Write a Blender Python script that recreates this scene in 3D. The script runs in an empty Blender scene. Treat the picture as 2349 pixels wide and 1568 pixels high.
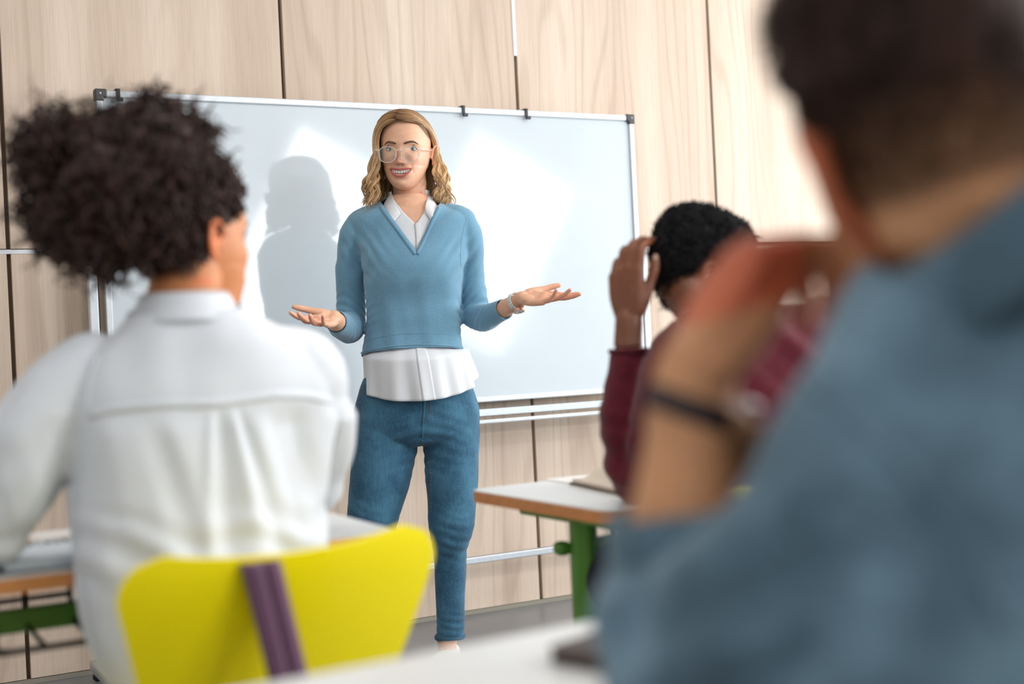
import bpy, bmesh, math, random
import numpy as np
from mathutils import Vector, Matrix
from mathutils.bvhtree import BVHTree

# ------------------------------------------------------------------ camera
scene = bpy.context.scene
F = 3000.0; CAMH = 0.979; ROLL = math.atan(0.048)
CR, SR = math.cos(ROLL), math.sin(ROLL)
cam_d = bpy.data.cameras.new('camera')
cam = bpy.data.objects.new('camera', cam_d)
scene.collection.objects.link(cam)
cam.matrix_world = Matrix(((CR, SR, 0, 0), (0, 0, -1, 0), (-SR, CR, 0, CAMH), (0, 0, 0, 1)))
cam_d.sensor_width = 36.0
cam_d.lens = F / 2349.0 * 36.0
cam_d.clip_start = 0.05
cam_d.dof.use_dof = True
cam_d.dof.focus_distance = 3.93
cam_d.dof.aperture_fstop = 1.75
scene.camera = cam

# room directions: T runs along the board wall to the right, N points from it into the room
TH = math.atan(F / 5562.0)
T = Vector((math.cos(TH), math.sin(TH), 0)); N = Vector((math.sin(TH), -math.cos(TH), 0))
W0 = Vector((-0.165, 4.747, 0))
def room(t, n, z=0.0): return W0 + T * t + N * n + Vector((0, 0, z))

# ------------------------------------------------------------------ light
world = bpy.data.worlds.new('world'); scene.world = world
world.use_nodes = True
bg = world.node_tree.nodes['Background']
bg.inputs[0].default_value = (0.86, 0.93, 1.0, 1); bg.inputs[1].default_value = 1.6
def area(name, loc, look, sx, sy, power, col=(1, 1, 1)):
    d = bpy.data.lights.new(name, 'AREA'); d.shape = 'RECTANGLE'; d.size = sx; d.size_y = sy
    d.energy = power; d.color = col
    o = bpy.data.objects.new(name, d); scene.collection.objects.link(o)
    o.location = loc
    o.rotation_euler = (Vector(look) - Vector(loc)).to_track_quat('-Z', 'Z').to_euler()
    return o
ROOM_T0, ROOM_T1, ROOM_N, ROOM_H = -3.4, 4.6, 7.0, 3.1
# daylight entering through each window (the lamps hang in the window openings)
BACK_WIN = [(1.25, 2.35), (2.95, 4.25)]
SIDE_WIN = [(0.45, 1.75), (2.0, 3.3), (3.55, 4.75)]
for a, b in BACK_WIN:
    m = (a + b) / 2
    area('window_daylight', room(m, ROOM_N - 0.06, 1.9), room(m, 0, 1.5), b - a - .06, 1.85, 66 if a < 2 else 34, (.93, .97, 1))
for a, b in SIDE_WIN:
    m = (a + b) / 2
    area('window_daylight', room(ROOM_T1 - 0.06, m, 1.8), room(0, m - .4, 1.3), b - a - .06, 1.95, 88, (1, .99, .97))
for t, n, pw in ((-1.6, 2.2, 9), (1.2, 2.2, 9), (-1.6, 4.8, 9), (1.2, 4.8, 60)):  # unseen overhead fill, added to brighten the room; rear right one strongest
    area('ceiling_fill_light', room(t, n, ROOM_H - .07), room(t, n, 0), 1.15, .3, pw * 1.12, (1, .97, .93))
scene.view_settings.view_transform = 'Standard'
scene.view_settings.look = 'None'
scene.view_settings.gamma = 1
scene.view_settings.exposure = 0.0
scene.cycles.use_denoising = True
scene.cycles.max_bounces = 7
scene.cycles.diffuse_bounces = 4
scene.cycles.caustics_reflective = False
scene.cycles.caustics_refractive = False
scene.cycles.sample_clamp_indirect = 4

# ------------------------------------------------------------------ helpers
def at(u, v, Y):
    """a point seen at photograph pixel (u, v), at distance Y in front of the camera"""
    a = u - 1174.5; b = 784 - v
    return Vector(((CR * a + SR * b) / F * Y, Y, CAMH + (CR * b - SR * a) / F * Y))
def hit(u, v, P, n):
    o = Vector((0, 0, CAMH)); d = at(u, v, 1.0) - o
    return o + d * ((P - o).dot(n) / d.dot(n))

class G:                                   # a growing bag of geometry
    def __init__(s): s.v = []; s.f = []; s.n = 0
    def add(s, V, Fc):
        V = [tuple(p) for p in V]
        s.v += V; s.f += [tuple(i + s.n for i in q) for q in Fc]; s.n += len(V); return s
def make(name, g, mat, parent=None, smooth=True, sharp=None):
    me = bpy.data.meshes.new(name)
    if isinstance(g, G): me.from_pydata(g.v, [], g.f)
    else: me.from_pydata([tuple(p) for p in g[0]], [], g[1])
    me.update()
    bm = bmesh.new(); bm.from_mesh(me); bmesh.ops.recalc_face_normals(bm, faces=bm.faces); bm.to_mesh(me); bm.free()
    return link(name, me, mat, parent, smooth, sharp)
def link(name, me, mat, parent=None, smooth=True, sharp=None):
    o = bpy.data.objects.new(name, me); scene.collection.objects.link(o)
    if mat is not None and not me.materials: me.materials.append(mat)
    me.polygons.foreach_set('use_smooth', [bool(smooth)] * len(me.polygons))
    if sharp: me.set_sharp_from_angle(angle=math.radians(sharp))
    if parent is not None:
        o.parent = parent
        o.matrix_parent_inverse = Matrix.Translation(-parent.matrix_basis.translation) if not parent.parent else Matrix.Identity(4)
    return o
def empty(name, loc=(0, 0, 0)):
    o = bpy.data.objects.new(name, None); scene.collection.objects.link(o); o.location = loc
    o.empty_display_size = .1
    return o
def tag(o, label=None, cat=None, group=None, kind=None):
    if label: o['label'] = label
    if cat: o['category'] = cat
    if group: o['group'] = group
    if kind: o['kind'] = kind
    return o

def box(c, ax, ay, az):
    """box by centre and three half axes"""
    c = Vector(c); ax, ay, az = Vector(ax), Vector(ay), Vector(az)
    V = [c + ax * i + ay * j + az * k for i in (-1, 1) for j in (-1, 1) for k in (-1, 1)]
    return V, [(0, 1, 3, 2), (4, 6, 7, 5), (0, 4, 5, 1), (2, 3, 7, 6), (0, 2, 6, 4), (1, 5, 7, 3)]
def bevel_box(c, ax, ay, az, r=.003, seg=2):
    V, Fc = box(c, ax, ay, az)
    bm = bmesh.new(); vs = [bm.verts.new(p) for p in V]
    for q in Fc: bm.faces.new([vs[i] for i in q])
    bmesh.ops.recalc_face_normals(bm, faces=bm.faces)
    bmesh.ops.bevel(bm, geom=bm.edges[:], offset=r, segments=seg, affect='EDGES', profile=.5)
    bm.verts.index_update()
    out = ([v.co.copy() for v in bm.verts], [tuple(v.index for v in f.verts) for f in bm.faces]); bm.free()
    return out
def rbox(t0, t1, n0, n1, z0, z1, r=.003):
    """bevelled box in room coordinates"""
    c = room((t0 + t1) / 2, (n0 + n1) / 2, (z0 + z1) / 2)
    return bevel_box(c, T * ((t1 - t0) / 2), N * ((n1 - n0) / 2), Vector((0, 0, (z1 - z0) / 2)), r)
def catmull(P, R, k):
    """resample points and rows of extra values, k steps a span"""
    P = np.array([list(p) for p in P], float); R = np.array(R, float)
    if R.ndim == 1: R = R[:, None]
    A = np.hstack([P, R]); n = len(A)
    if n < 2 or k < 2: return A[:, :3], A[:, 3:]
    E = np.vstack([2 * A[0] - A[1], A, 2 * A[-1] - A[-2]]); out = []
    for i in range(n - 1):
        p0, p1, p2, p3 = E[i:i + 4]
        for j in range(k):
            t = j / k
            out.append(.5 * (2 * p1 + (p2 - p0) * t + (2 * p0 - 5 * p1 + 4 * p2 - p3) * t * t + (3 * p1 - p0 - 3 * p2 + p3) * t ** 3))
    out.append(A[-1]); out = np.array(out)
    return out[:, :3], out[:, 3:]
def tube(P, R, seg=12, k=1, cap=True, flat=None, ref=None):
    """a tube along points with radii; flat=(direction, factor) squashes it; round ends"""
    P, R = catmull(P, np.broadcast_to(np.array(R, float), (len(P),)) if np.ndim(R) <= 1 else R, k)
    R = np.abs(R[:, 0]); n = len(P)
    tan = np.gradient(P, axis=0); tan /= np.linalg.norm(tan, axis=1)[:, None] + 1e-12
    a = np.array(ref if ref is not None else (0.13, 0.21, 1.0), float)
    if abs(np.dot(a / np.linalg.norm(a), tan[0])) > .95: a = np.array((1.0, .1, 0))
    rings = []
    def ring(c, r, t, a):
        u = a - t * np.dot(a, t); u /= np.linalg.norm(u) + 1e-12; w = np.cross(t, u)
        th = np.arange(seg) * 2 * math.pi / seg
        q = (np.cos(th)[:, None] * u + np.sin(th)[:, None] * w) * r
        if flat is not None:
            d = np.array(flat[0], float); d /= np.linalg.norm(d)
            q = q - np.outer(q @ d, d) * (1 - flat[1])
        return c + q, u
    if cap:
        for s in (.0, .5, .85):
            q, _ = ring(P[0] - tan[0] * R[0] * math.cos(math.asin(min(1, s))) , max(R[0] * s, R[0] * .05), tan[0], a); rings.append(q)
    for i in range(n):
        q, a = ring(P[i], R[i], tan[i], a); rings.append(q)
    if cap:
        for s in (.85, .5, .0):
            q, _ = ring(P[-1] + tan[-1] * R[-1] * math.cos(math.asin(s)), max(R[-1] * s, R[-1] * .05), tan[-1], a); rings.append(q)
    m = len(rings); V = np.vstack(rings); Fc = []
    for i in range(m - 1):
        for j in range(seg):
            Fc.append((i * seg + j, i * seg + (j + 1) % seg, (i + 1) * seg + (j + 1) % seg, (i + 1) * seg + j))
    Fc.append(tuple(range(seg))[::-1]); Fc.append(tuple((m - 1) * seg + j for j in range(seg)))
    return V, Fc
def ball(c, r, nu=20, nv=12, M=None):
    r = (r, r, r) if np.ndim(r) == 0 else r
    V = []; Fc = []
    for i in range(1, nv):
        p = math.pi * i / nv
        for j in range(nu):
            t = 2 * math.pi * j / nu
            V.append(Vector((r[0] * math.sin(p) * math.cos(t), r[1] * math.sin(p) * math.sin(t), r[2] * math.cos(p))))
    V += [Vector((0, 0, r[2])), Vector((0, 0, -r[2]))]
    if M is not None: V = [M @ p for p in V]
    V = [p + Vector(c) for p in V]
    for i in range(nv - 2):
        for j in range(nu):
            Fc.append((i * nu + j, (i + 1) * nu + j, (i + 1) * nu + (j + 1) % nu, i * nu + (j + 1) % nu))
    a, b = len(V) - 2, len(V) - 1
    for j in range(nu):
        Fc.append((a, j, (j + 1) % nu)); Fc.append((b, (nv - 2) * nu + (j + 1) % nu, (nv - 2) * nu + j))
    return V, Fc
def loft(S, seg=48, k=4, e=2.4):
    """S: (centre, half axis a, half axis b); super-ellipse sections, closed ends"""
    A = np.array([list(c) + list(a) + list(b) for c, a, b in S], float)
    P, R = catmull(A[:, :3], A[:, 3:], k)
    th = np.arange(seg) * 2 * math.pi / seg
    c, s = np.cos(th), np.sin(th)
    cc = np.sign(c) * np.abs(c) ** (2 / e); ss = np.sign(s) * np.abs(s) ** (2 / e)
    V = []
    for p, r in zip(P, R): V.append(p + np.outer(cc, r[:3]) + np.outer(ss, r[3:]))
    V = np.vstack(V); m = len(P); Fc = []
    for i in range(m - 1):
        for j in range(seg):
            Fc.append((i * seg + j, i * seg + (j + 1) % seg, (i + 1) * seg + (j + 1) % seg, (i + 1) * seg + j))
    Fc.append(tuple(range(seg))[::-1]); Fc.append(tuple((m - 1) * seg + j for j in range(seg)))
    return V, Fc
def grid(P, close_u=False):
    """faces for an (n, m, 3) array of points"""
    P = np.asarray(P); n, m = P.shape[:2]; Fc = []
    for i in range(n - 1):
        for j in range(m if close_u else m - 1):
            Fc.append((i * m + j, i * m + (j + 1) % m, (i + 1) * m + (j + 1) % m, (i + 1) * m + j))
    return P.reshape(-1, 3), Fc
def thick(me_or_g, d, off=-1):
    """solidify geometry, returns a mesh"""
    if isinstance(me_or_g, bpy.types.Mesh): me = me_or_g
    else:
        me = bpy.data.meshes.new('t'); g = me_or_g
        me.from_pydata(*( (g.v, [], g.f) if isinstance(g, G) else ([tuple(p) for p in g[0]], [], g[1]))); me.update()
    return mods(me, [('SOLIDIFY', dict(thickness=d, offset=off))])
def mods(me, L):
    o = bpy.data.objects.new('tmp', me); scene.collection.objects.link(o)
    for t, kw in L:
        m = o.modifiers.new('m', t)
        for k, v in kw.items(): setattr(m, k, v)
    dg = bpy.context.evaluated_depsgraph_get(); dg.update()
    r = bpy.data.meshes.new_from_object(o.evaluated_get(dg))
    bpy.data.objects.remove(o)
    return r
def fuse(g, voxel, smooth=4, fac=.5):
    """union overlapping closed pieces into ONE continuous skin"""
    me = bpy.data.meshes.new('f'); me.from_pydata(g.v, [], g.f); me.update()
    bm = bmesh.new(); bm.from_mesh(me); bmesh.ops.recalc_face_normals(bm, faces=bm.faces); bm.to_mesh(me); bm.free()
    L = [('REMESH', dict(mode='VOXEL', voxel_size=voxel, adaptivity=0))]
    if smooth: L.append(('SMOOTH', dict(iterations=smooth, factor=fac)))
    return mods(me, L)
def getv(me):
    a = np.empty(len(me.vertices) * 3, np.float32); me.vertices.foreach_get('co', a); return a.reshape(-1, 3).astype(float)
def setv(me, V):
    me.vertices.foreach_set('co', V.astype(np.float32).ravel()); me.update()
def getn(me):
    a = np.empty(len(me.vertices) * 3, np.float32); me.vertex_normals.foreach_get('vector', a); return a.reshape(-1, 3).astype(float)
def hashn(i, j, k, s):
    x = np.sin(i * 127.1 + j * 311.7 + k * 74.7 + s * 53.3) * 43758.5453
    return x - np.floor(x)
def noise(P, s=0):
    """smooth value noise in -1..1 of an (n,3) array"""
    I = np.floor(P); f = P - I; f = f * f * (3 - 2 * f); r = 0
    for a in (0, 1):
        for b in (0, 1):
            for c in (0, 1):
                w = (f[:, 0] if a else 1 - f[:, 0]) * (f[:, 1] if b else 1 - f[:, 1]) * (f[:, 2] if c else 1 - f[:, 2])
                r = r + w * hashn(I[:, 0] + a, I[:, 1] + b, I[:, 2] + c, s)
    return r * 2 - 1
def rot2(P, ax, sc):
    """coordinates of P scaled along three axes (rows of ax)"""
    return (P @ np.array([list(a) for a in ax], float).T) * np.array(sc)
def bvh_of(me): return BVHTree.FromPolygons([v.co.copy() for v in me.vertices], [tuple(p.vertices) for p in me.polygons])
def cast(bvh, p, d=None, off=.0):
    """first surface point met from the camera's side along +Y (or d) through p"""
    d = Vector((0, 1, 0)) if d is None else Vector(d).normalized()
    h = bvh.ray_cast(Vector(p) - d * .6, d)
    if h[0] is None:
        h = bvh.find_nearest(Vector(p)); return h[0] + h[1] * off
    return h[0] - d * off
def resample(L, n):
    L = np.array([list(p) for p in L], float)
    d = np.r_[0, np.cumsum(np.linalg.norm(np.diff(L, axis=0), axis=1))]; t = np.linspace(0, d[-1], n)
    return np.stack([np.interp(t, d, L[:, i]) for i in range(L.shape[1])], 1)
def cut(me, planes):
    """open a mesh: for (point, normal, centre, radius) slice there and drop what lies beyond"""
    bm = bmesh.new(); bm.from_mesh(me)
    for co, no, c, r in planes:
        co, no, c = Vector(co), Vector(no).normalized(), Vector(c)
        fs = [f for f in bm.faces if (f.calc_center_median() - c).length < r]
        geom = set(fs); 
        for f in fs: geom.update(f.edges); geom.update(f.verts)
        bmesh.ops.bisect_plane(bm, geom=list(geom), plane_co=co, plane_no=no)
        dead = [f for f in bm.faces if (f.calc_center_median() - c).length < r and (f.calc_center_median() - co).dot(no) > 0]
        bmesh.ops.delete(bm, geom=dead, context='FACES')
    bm.to_mesh(me); bm.free(); me.update(); return me
def tuck(body, full, me_cut, depth=.005, reach=.035, keep=.004, skip=()):
    """draw the hidden skin in under a garment; full: tree of the closed garment, me_cut: the opened one"""
    bc = bvh_of(me_cut); V = getv(body); C = getv(me_cut); lo, hi = C.min(0) - .02, C.max(0) + .02
    for i in np.where(((V > lo) & (V < hi)).all(1))[0]:
        p = Vector(V[i])
        if any((p - q).length < r for q, r in skip): continue
        h = full.find_nearest(p)
        if h[0] is None: continue
        sd = (p - h[0]).dot(h[1])
        if sd < -depth or h[3] > reach: continue
        h2 = bc.find_nearest(p)
        if h2[0] is None or h2[3] > h[3] + keep: continue
        V[i] = h[0] - h[1] * depth
    setv(body, V)
def paint(me, col, name='tint'):
    at_ = me.color_attributes.new(name, 'FLOAT_COLOR', 'POINT')
    c = np.ones((len(me.vertices), 4), np.float32); c[:, :3] = col
    at_.data.foreach_set('color', c.ravel())

# ------------------------------------------------------------------ materials
class NT:
    def __init__(s, name):
        s.m = bpy.data.materials.new(name); s.m.use_nodes = True
        s.t = s.m.node_tree; s.b = s.t.nodes['Principled BSDF']; s.out = s.t.nodes['Material Output']
    def n(s, t, **kw):
        o = s.t.nodes.new(t)
        for k, v in kw.items():
            if k in o.inputs.keys(): o.inputs[k].default_value = v
            else: setattr(o, k, v)
        return o
    def l(s, a, b): s.t.links.new(a, b)
    def coord(s, scale=(1, 1, 1), rot=(0, 0, 0), out='Object'):
        c = s.n('ShaderNodeTexCoord'); m = s.n('ShaderNodeMapping')
        m.inputs['Scale'].default_value = scale; m.inputs['Rotation'].default_value = rot
        s.l(c.outputs[out], m.inputs['Vector']); return m.outputs[0]
    def ramp(s, fac, stops):
        r = s.n('ShaderNodeValToRGB'); e = r.color_ramp.elements
        while len(e) < len(stops): e.new(.5)
        for i, (p, c) in enumerate(stops): e[i].position = p; e[i].color = (*c, 1) if len(c) == 3 else c
        s.l(fac, r.inputs[0]); return r.outputs[0]
    def mix(s, f, a, b, mode='MIX'):
        m = s.n('ShaderNodeMix', data_type='RGBA', blend_type=mode)
        for i, x in ((0, f), (6, a), (7, b)):
            if isinstance(x, (int, float)): m.inputs[i].default_value = x
            elif isinstance(x, tuple): m.inputs[i].default_value = (*x, 1) if len(x) == 3 else x
            else: s.l(x, m.inputs[i])
        return m.outputs[2]
    def bump(s, h, st=.2, dist=.002):
        b = s.n('ShaderNodeBump'); b.inputs['Strength'].default_value = st; b.inputs['Distance'].default_value = dist
        s.l(h, b.inputs['Height']); s.l(b.outputs[0], s.b.inputs['Normal'])
def lin(r, g, b):
    f = lambda c: (c / 255 / 12.92) if c / 255 <= .04045 else ((c / 255 + .055) / 1.055) ** 2.4
    return (f(r), f(g), f(b))
def plain(name, col, rough=.5, metal=0, spec=.5, bump=0, bscale=200, var=.06, coat=0, sheen=0):
    k = NT(name); b = k.b
    nz = k.n('ShaderNodeTexNoise', Scale=bscale, Detail=3.0); k.l(k.coord(), nz.inputs['Vector'])
    c2 = tuple(max(0, x * (1 - var)) for x in col); c3 = tuple(x * (1 + var) for x in col)
    k.l(k.ramp(nz.outputs[0], [(.3, c2), (.7, c3)]), b.inputs['Base Color'])
    b.inputs['Roughness'].default_value = rough; b.inputs['Metallic'].default_value = metal
    b.inputs['Specular IOR Level'].default_value = spec
    b.inputs['Coat Weight'].default_value = coat
    b.inputs['Sheen Weight'].default_value = sheen
    if bump: k.bump(nz.outputs[0], bump)
    return k.m
def wood_wall():
    k = NT('pale_oak_laminate'); b = k.b
    c = k.n('ShaderNodeTexCoord'); mp = k.n('ShaderNodeMapping'); mp.inputs['Rotation'].default_value = (0, 0, -TH)
    k.l(c.outputs['Object'], mp.inputs['Vector'])
    inf = k.n('ShaderNodeObjectInfo')
    off = k.n('ShaderNodeVectorMath', operation='MULTIPLY_ADD')
    cmb = k.n('ShaderNodeCombineXYZ'); k.l(inf.outputs['Random'], cmb.inputs[0]); k.l(inf.outputs['Random'], cmb.inputs[2])
    k.l(cmb.outputs[0], off.inputs[0]); off.inputs[1].default_value = (17.3, 0, 9.7); k.l(mp.outputs[0], off.inputs[2])
    P = off.outputs[0]
    def scaled(s):
        m = k.n('ShaderNodeMapping'); m.inputs['Scale'].default_value = s; k.l(P, m.inputs['Vector']); return m.outputs[0]
    # broad, boards-wide tone; cathedral figure; fine pores
    a = k.n('ShaderNodeTexNoise', Scale=1.0, Detail=2.0); k.l(scaled((7, 1, .35)), a.inputs['Vector'])
    w = k.n('ShaderNodeTexWave', wave_type='BANDS', bands_direction='X', wave_profile='SIN')
    w.inputs['Scale'].default_value = 1.1; w.inputs['Distortion'].default_value = 26; w.inputs['Detail'].default_value = 1.2
    w.inputs['Detail Scale'].default_value = 1.0
    k.l(scaled((4.2, 1, .62)), w.inputs['Vector'])
    p = k.n('ShaderNodeTexNoise', Scale=1.0, Detail=4.0, Roughness=.7); k.l(scaled((260, 30, 5)), p.inputs['Vector'])
    base = k.ramp(a.outputs[0], [(.3, lin(209, 187, 170)), (.5, lin(219, 199, 181)), (.72, lin(228, 210, 193))])
    lines = k.ramp(w.outputs['Fac'], [(0, (.80, .765, .73)), (.22, (.97, .965, .96)), (.5, (1, 1, 1)), (1, (1, 1, 1))])
    fig = k.n('ShaderNodeTexNoise', Scale=1.0, Detail=1.0); k.l(scaled((2.2, 1, .5)), fig.inputs['Vector'])
    fm = k.ramp(fig.outputs[0], [(.38, (.15, .15, .15)), (.55, (1, 1, 1))])
    c1 = k.mix(.62, base, k.mix(fm, (1, 1, 1), lines), 'MULTIPLY')
    c2 = k.mix(.55, c1, k.ramp(p.outputs[0], [(.3, (.78, .76, .73)), (.55, (1, 1, 1)), (.8, (1.04, 1.04, 1.04))]), 'MULTIPLY')
    k.l(c2, b.inputs['Base Color']); b.inputs['Roughness'].default_value = .5; b.inputs['Specular IOR Level'].default_value = .3
    k.bump(p.outputs[0], .08, .001)
    return k.m
def concrete():
    k = NT('grey_screed_floor')
    n1 = k.n('ShaderNodeTexNoise', Scale=2.2, Detail=6.0); k.l(k.coord(), n1.inputs['Vector'])
    k.l(k.ramp(n1.outputs[0], [(.3, lin(112, 115, 120)), (.7, lin(140, 143, 147))]), k.b.inputs['Base Color'])
    k.b.inputs['Roughness'].default_value = .35
    return k.m
def fabric(name, c1, c2, scale=900, bump=.25, sheen=.3, rough=.9, wave=None, fade=None):
    """woven or knitted cloth: speckle, thread relief, optional twill lines, optional worn patches"""
    k = NT(name); co = k.coord()
    n1 = k.n('ShaderNodeTexNoise', Scale=scale, Detail=2.0, Roughness=.7); k.l(co, n1.inputs['Vector'])
    col = k.ramp(n1.outputs[0], [(.35, c1), (.68, c2)])
    n2 = k.n('ShaderNodeTexNoise', Scale=11.0, Detail=3.0); k.l(co, n2.inputs['Vector'])
    if fade: col = k.mix(k.ramp(n2.outputs[0], [(.42, (0, 0, 0)), (.68, (.6, .6, .6))]), col, fade)
    if wave:
        w = k.n('ShaderNodeTexNoise', Scale=1.0, Detail=2.0); k.l(k.coord(wave), w.inputs['Vector'])
        col = k.mix(.45, col, k.ramp(w.outputs[0], [(.35, (.62, .66, .7)), (.62, (1.12, 1.12, 1.1))]), 'MULTIPLY')
    k.l(col, k.b.inputs['Base Color']); k.b.inputs['Roughness'].default_value = rough
    k.b.inputs['Sheen Weight'].default_value = sheen; k.b.inputs['Specular IOR Level'].default_value = .2
    k.bump(n1.outputs[0], bump, .001)
    return k.m
def skin(name, col, sss=.12, rough=.48):
    k = NT(name)
    at_ = k.n('ShaderNodeAttribute', attribute_name='tint')
    n1 = k.n('ShaderNodeTexNoise', Scale=60.0, Detail=4.0); k.l(k.coord(), n1.inputs['Vector'])
    c = k.ramp(n1.outputs[0], [(.3, tuple(x * .93 for x in col)), (.7, tuple(min(1, x * 1.05) for x in col))])
    k.l(k.mix(1.0, c, at_.outputs['Color'], 'MULTIPLY'), k.b.inputs['Base Color'])
    k.b.inputs['Roughness'].default_value = rough; k.b.inputs['Specular IOR Level'].default_value = .4
    k.b.inputs['Subsurface Weight'].default_value = sss; k.b.inputs['Subsurface Radius'].default_value = (1, .35, .2)
    k.b.inputs['Subsurface Scale'].default_value = .008
    k.bump(n1.outputs[0], .05, .001)
    return k.m
def hair_mat(name, dark, light, scale=30, rough=.38, streak=(60, 60, 6), tinted=False, spec=.5):
    k = NT(name)
    n1 = k.n('ShaderNodeTexNoise', Scale=1.0, Detail=3.0); k.l(k.coord(streak), n1.inputs['Vector'])
    c = k.ramp(n1.outputs[0], [(.32, dark), (.66, light)])
    if tinted: c = k.mix(1.0, c, k.n('ShaderNodeAttribute', attribute_name='tint').outputs['Color'], 'MULTIPLY')
    k.l(c, k.b.inputs['Base Color'])
    k.b.inputs['Roughness'].default_value = rough; k.b.inputs['Specular IOR Level'].default_value = spec
    return k.m
def glass(name, tint=(1, 1, 1), gloss=.12, rough=.02):
    k = NT(name); tr = k.n('ShaderNodeBsdfTransparent'); gl = k.n('ShaderNodeBsdfGlossy'); mx = k.n('ShaderNodeMixShader')
    tr.inputs[0].default_value = (*tint, 1); gl.inputs['Roughness'].default_value = rough
    fr = k.n('ShaderNodeFresnel'); fr.inputs[0].default_value = 1.45
    ad = k.n('ShaderNodeMath', operation='ADD'); k.l(fr.outputs[0], ad.inputs[0]); ad.inputs[1].default_value = gloss - .04
    k.l(ad.outputs[0], mx.inputs[0]); k.l(tr.outputs[0], mx.inputs[1]); k.l(gl.outputs[0], mx.inputs[2])
    k.l(mx.outputs[0], k.out.inputs['Surface']); return k.m
M_wood = wood_wall(); M_floor = concrete()
M_white = plain('white_paint', (.83, .83, .82), .8, var=.02)
M_dark = plain('joint_shadow_gap', lin(98, 82, 66), .8)
M_alu = plain('brushed_aluminium', lin(196, 202, 208), .38, .75, var=.04, bscale=60)
M_alu_l = plain('satin_aluminium_light', lin(214, 219, 224), .45, .35, var=.03, bscale=60)
M_board = plain('glossy_enamel_white', lin(211, 221, 228), .08, spec=.55, var=.008, bscale=8, coat=.3)
M_black = plain('black_plastic', lin(38, 38, 42), .4)
M_corner = plain('dark_grey_plastic', lin(66, 64, 66), .45)
M_pane = glass('window_glass', (.97, .99, 1), .05)
# ================================================================== the room
struct = lambda o: tag(o, kind='structure')
JT = [-3.4, -2.455, -1.55, -.645, .26, 1.158, 2.066, 2.97, 3.87, 4.6]
wall = struct(make('wall_back', rbox(ROOM_T0, ROOM_T1, -.12, -.022, 0, ROOM_H), M_dark, smooth=False))
gap = .0065
for i in range(len(JT) - 1):                                       # oak panels, each its own piece, joints recessed
    for z0, z1 in ((.018, 1.322), (1.338, 2.66), (2.672, ROOM_H)):
        make('panel', rbox(JT[i] + gap, JT[i + 1] - gap, -.024, 0, z0, z1, .0012), M_wood, wall, smooth=False)
make('aluminium_strip', rbox(ROOM_T0, 1.158, -.02, -.004, 1.3225, 1.3365, .001), M_alu_l, wall, smooth=False)
make('aluminium_strip', rbox(.26 - .0075, .26 + .0062, -.02, .002, 2.042, ROOM_H, .001), M_alu_l, wall, smooth=False)
struct(make('baseboard_back', rbox(ROOM_T0, ROOM_T1, -.018, -.002, 0, .016, .001), plain('grey_sealant', lin(150, 145, 132), .8), smooth=False))
struct(make('floor', box(room((ROOM_T0 + ROOM_T1) / 2, 3.4, -.05), T * 4.3, N * 3.9, (0, 0, .05)), M_floor, smooth=False))
struct(make('ceiling', box(room((ROOM_T0 + ROOM_T1) / 2, 3.4, ROOM_H + .05), T * 4.3, N * 3.9, (0, 0, .05)), M_white, smooth=False))
M_grey = plain('mid_grey_paint', (.6, .6, .6), .8, var=.02)
struct(make('wall_left', rbox(ROOM_T0 - .12, ROOM_T0, -.12, ROOM_N + .12, 0, ROOM_H), M_grey, smooth=False))
def windowed(name, spans, z0, z1, along, lo, hi, base, no):
    """a wall with window openings: piers, sill band and head band as one mesh; frames and panes beside it"""
    g = G(); th = .12
    def blk(a0, a1, h0, h1):
        c = base + along * ((a0 + a1) / 2) + no * (th / 2) + Vector((0, 0, (h0 + h1) / 2))
        g.add(*box(c, along * ((a1 - a0) / 2), no * (th / 2), (0, 0, (h1 - h0) / 2)))
    blk(lo, hi, 0, z0); blk(lo, hi, z1, ROOM_H); e = [lo] + [x for s in spans for x in s] + [hi]
    for i in range(0, len(e), 2): blk(e[i], e[i + 1], z0, z1)
    w = struct(make(name, g, M_grey, smooth=False)); return w
def window(idx, a0, a1, z0, z1, along, base, no):
    g = G(); c0 = base + no * .05
    def bar(a, b, h0, h1, d=.03): g.add(*bevel_box(c0 + along * ((a + b) / 2) + Vector((0, 0, (h0 + h1) / 2)), along * ((b - a) / 2), no * d, (0, 0, (h1 - h0) / 2), .004))
    bar(a0, a1, z0, z0 + .06); bar(a0, a1, z1 - .06, z1); bar(a0, a0 + .06, z0, z1); bar(a1 - .06, a1, z0, z1)
    m = (a0 + a1) / 2; bar(m - .03, m + .03, z0, z1)
    w = struct(make('window_%d' % idx, g, M_white, smooth=False))
    for p, q in ((a0 + .05, m - .02), (m + .02, a1 - .05)):
        make('pane', box(c0 + along * ((p + q) / 2) + Vector((0, 0, (z0 + z1) / 2)), along * ((q - p) / 2), no * .003, (0, 0, (z1 - z0) / 2 - .05)), M_pane, w, smooth=False)
bb = room(0, ROOM_N); windowed('wall_front', BACK_WIN, .9, 2.85, T, ROOM_T0, ROOM_T1, bb, N)
sb = room(ROOM_T1, 0); windowed('wall_right', SIDE_WIN, .8, 2.8, N, -.12, ROOM_N + .12, sb, T)
k = 1
for a, b in BACK_WIN: window(k, a, b, .9, 2.85, T, bb, N); k += 1
for a, b in SIDE_WIN: window(k, a, b, .8, 2.8, N, sb, T); k += 1
M_fill_lamp = NT('fill_lamp_diffuser'); M_fill_lamp.b.inputs['Emission Color'].default_value = (1, .97, .93, 1); M_fill_lamp.b.inputs['Emission Strength'].default_value = 4
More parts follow.
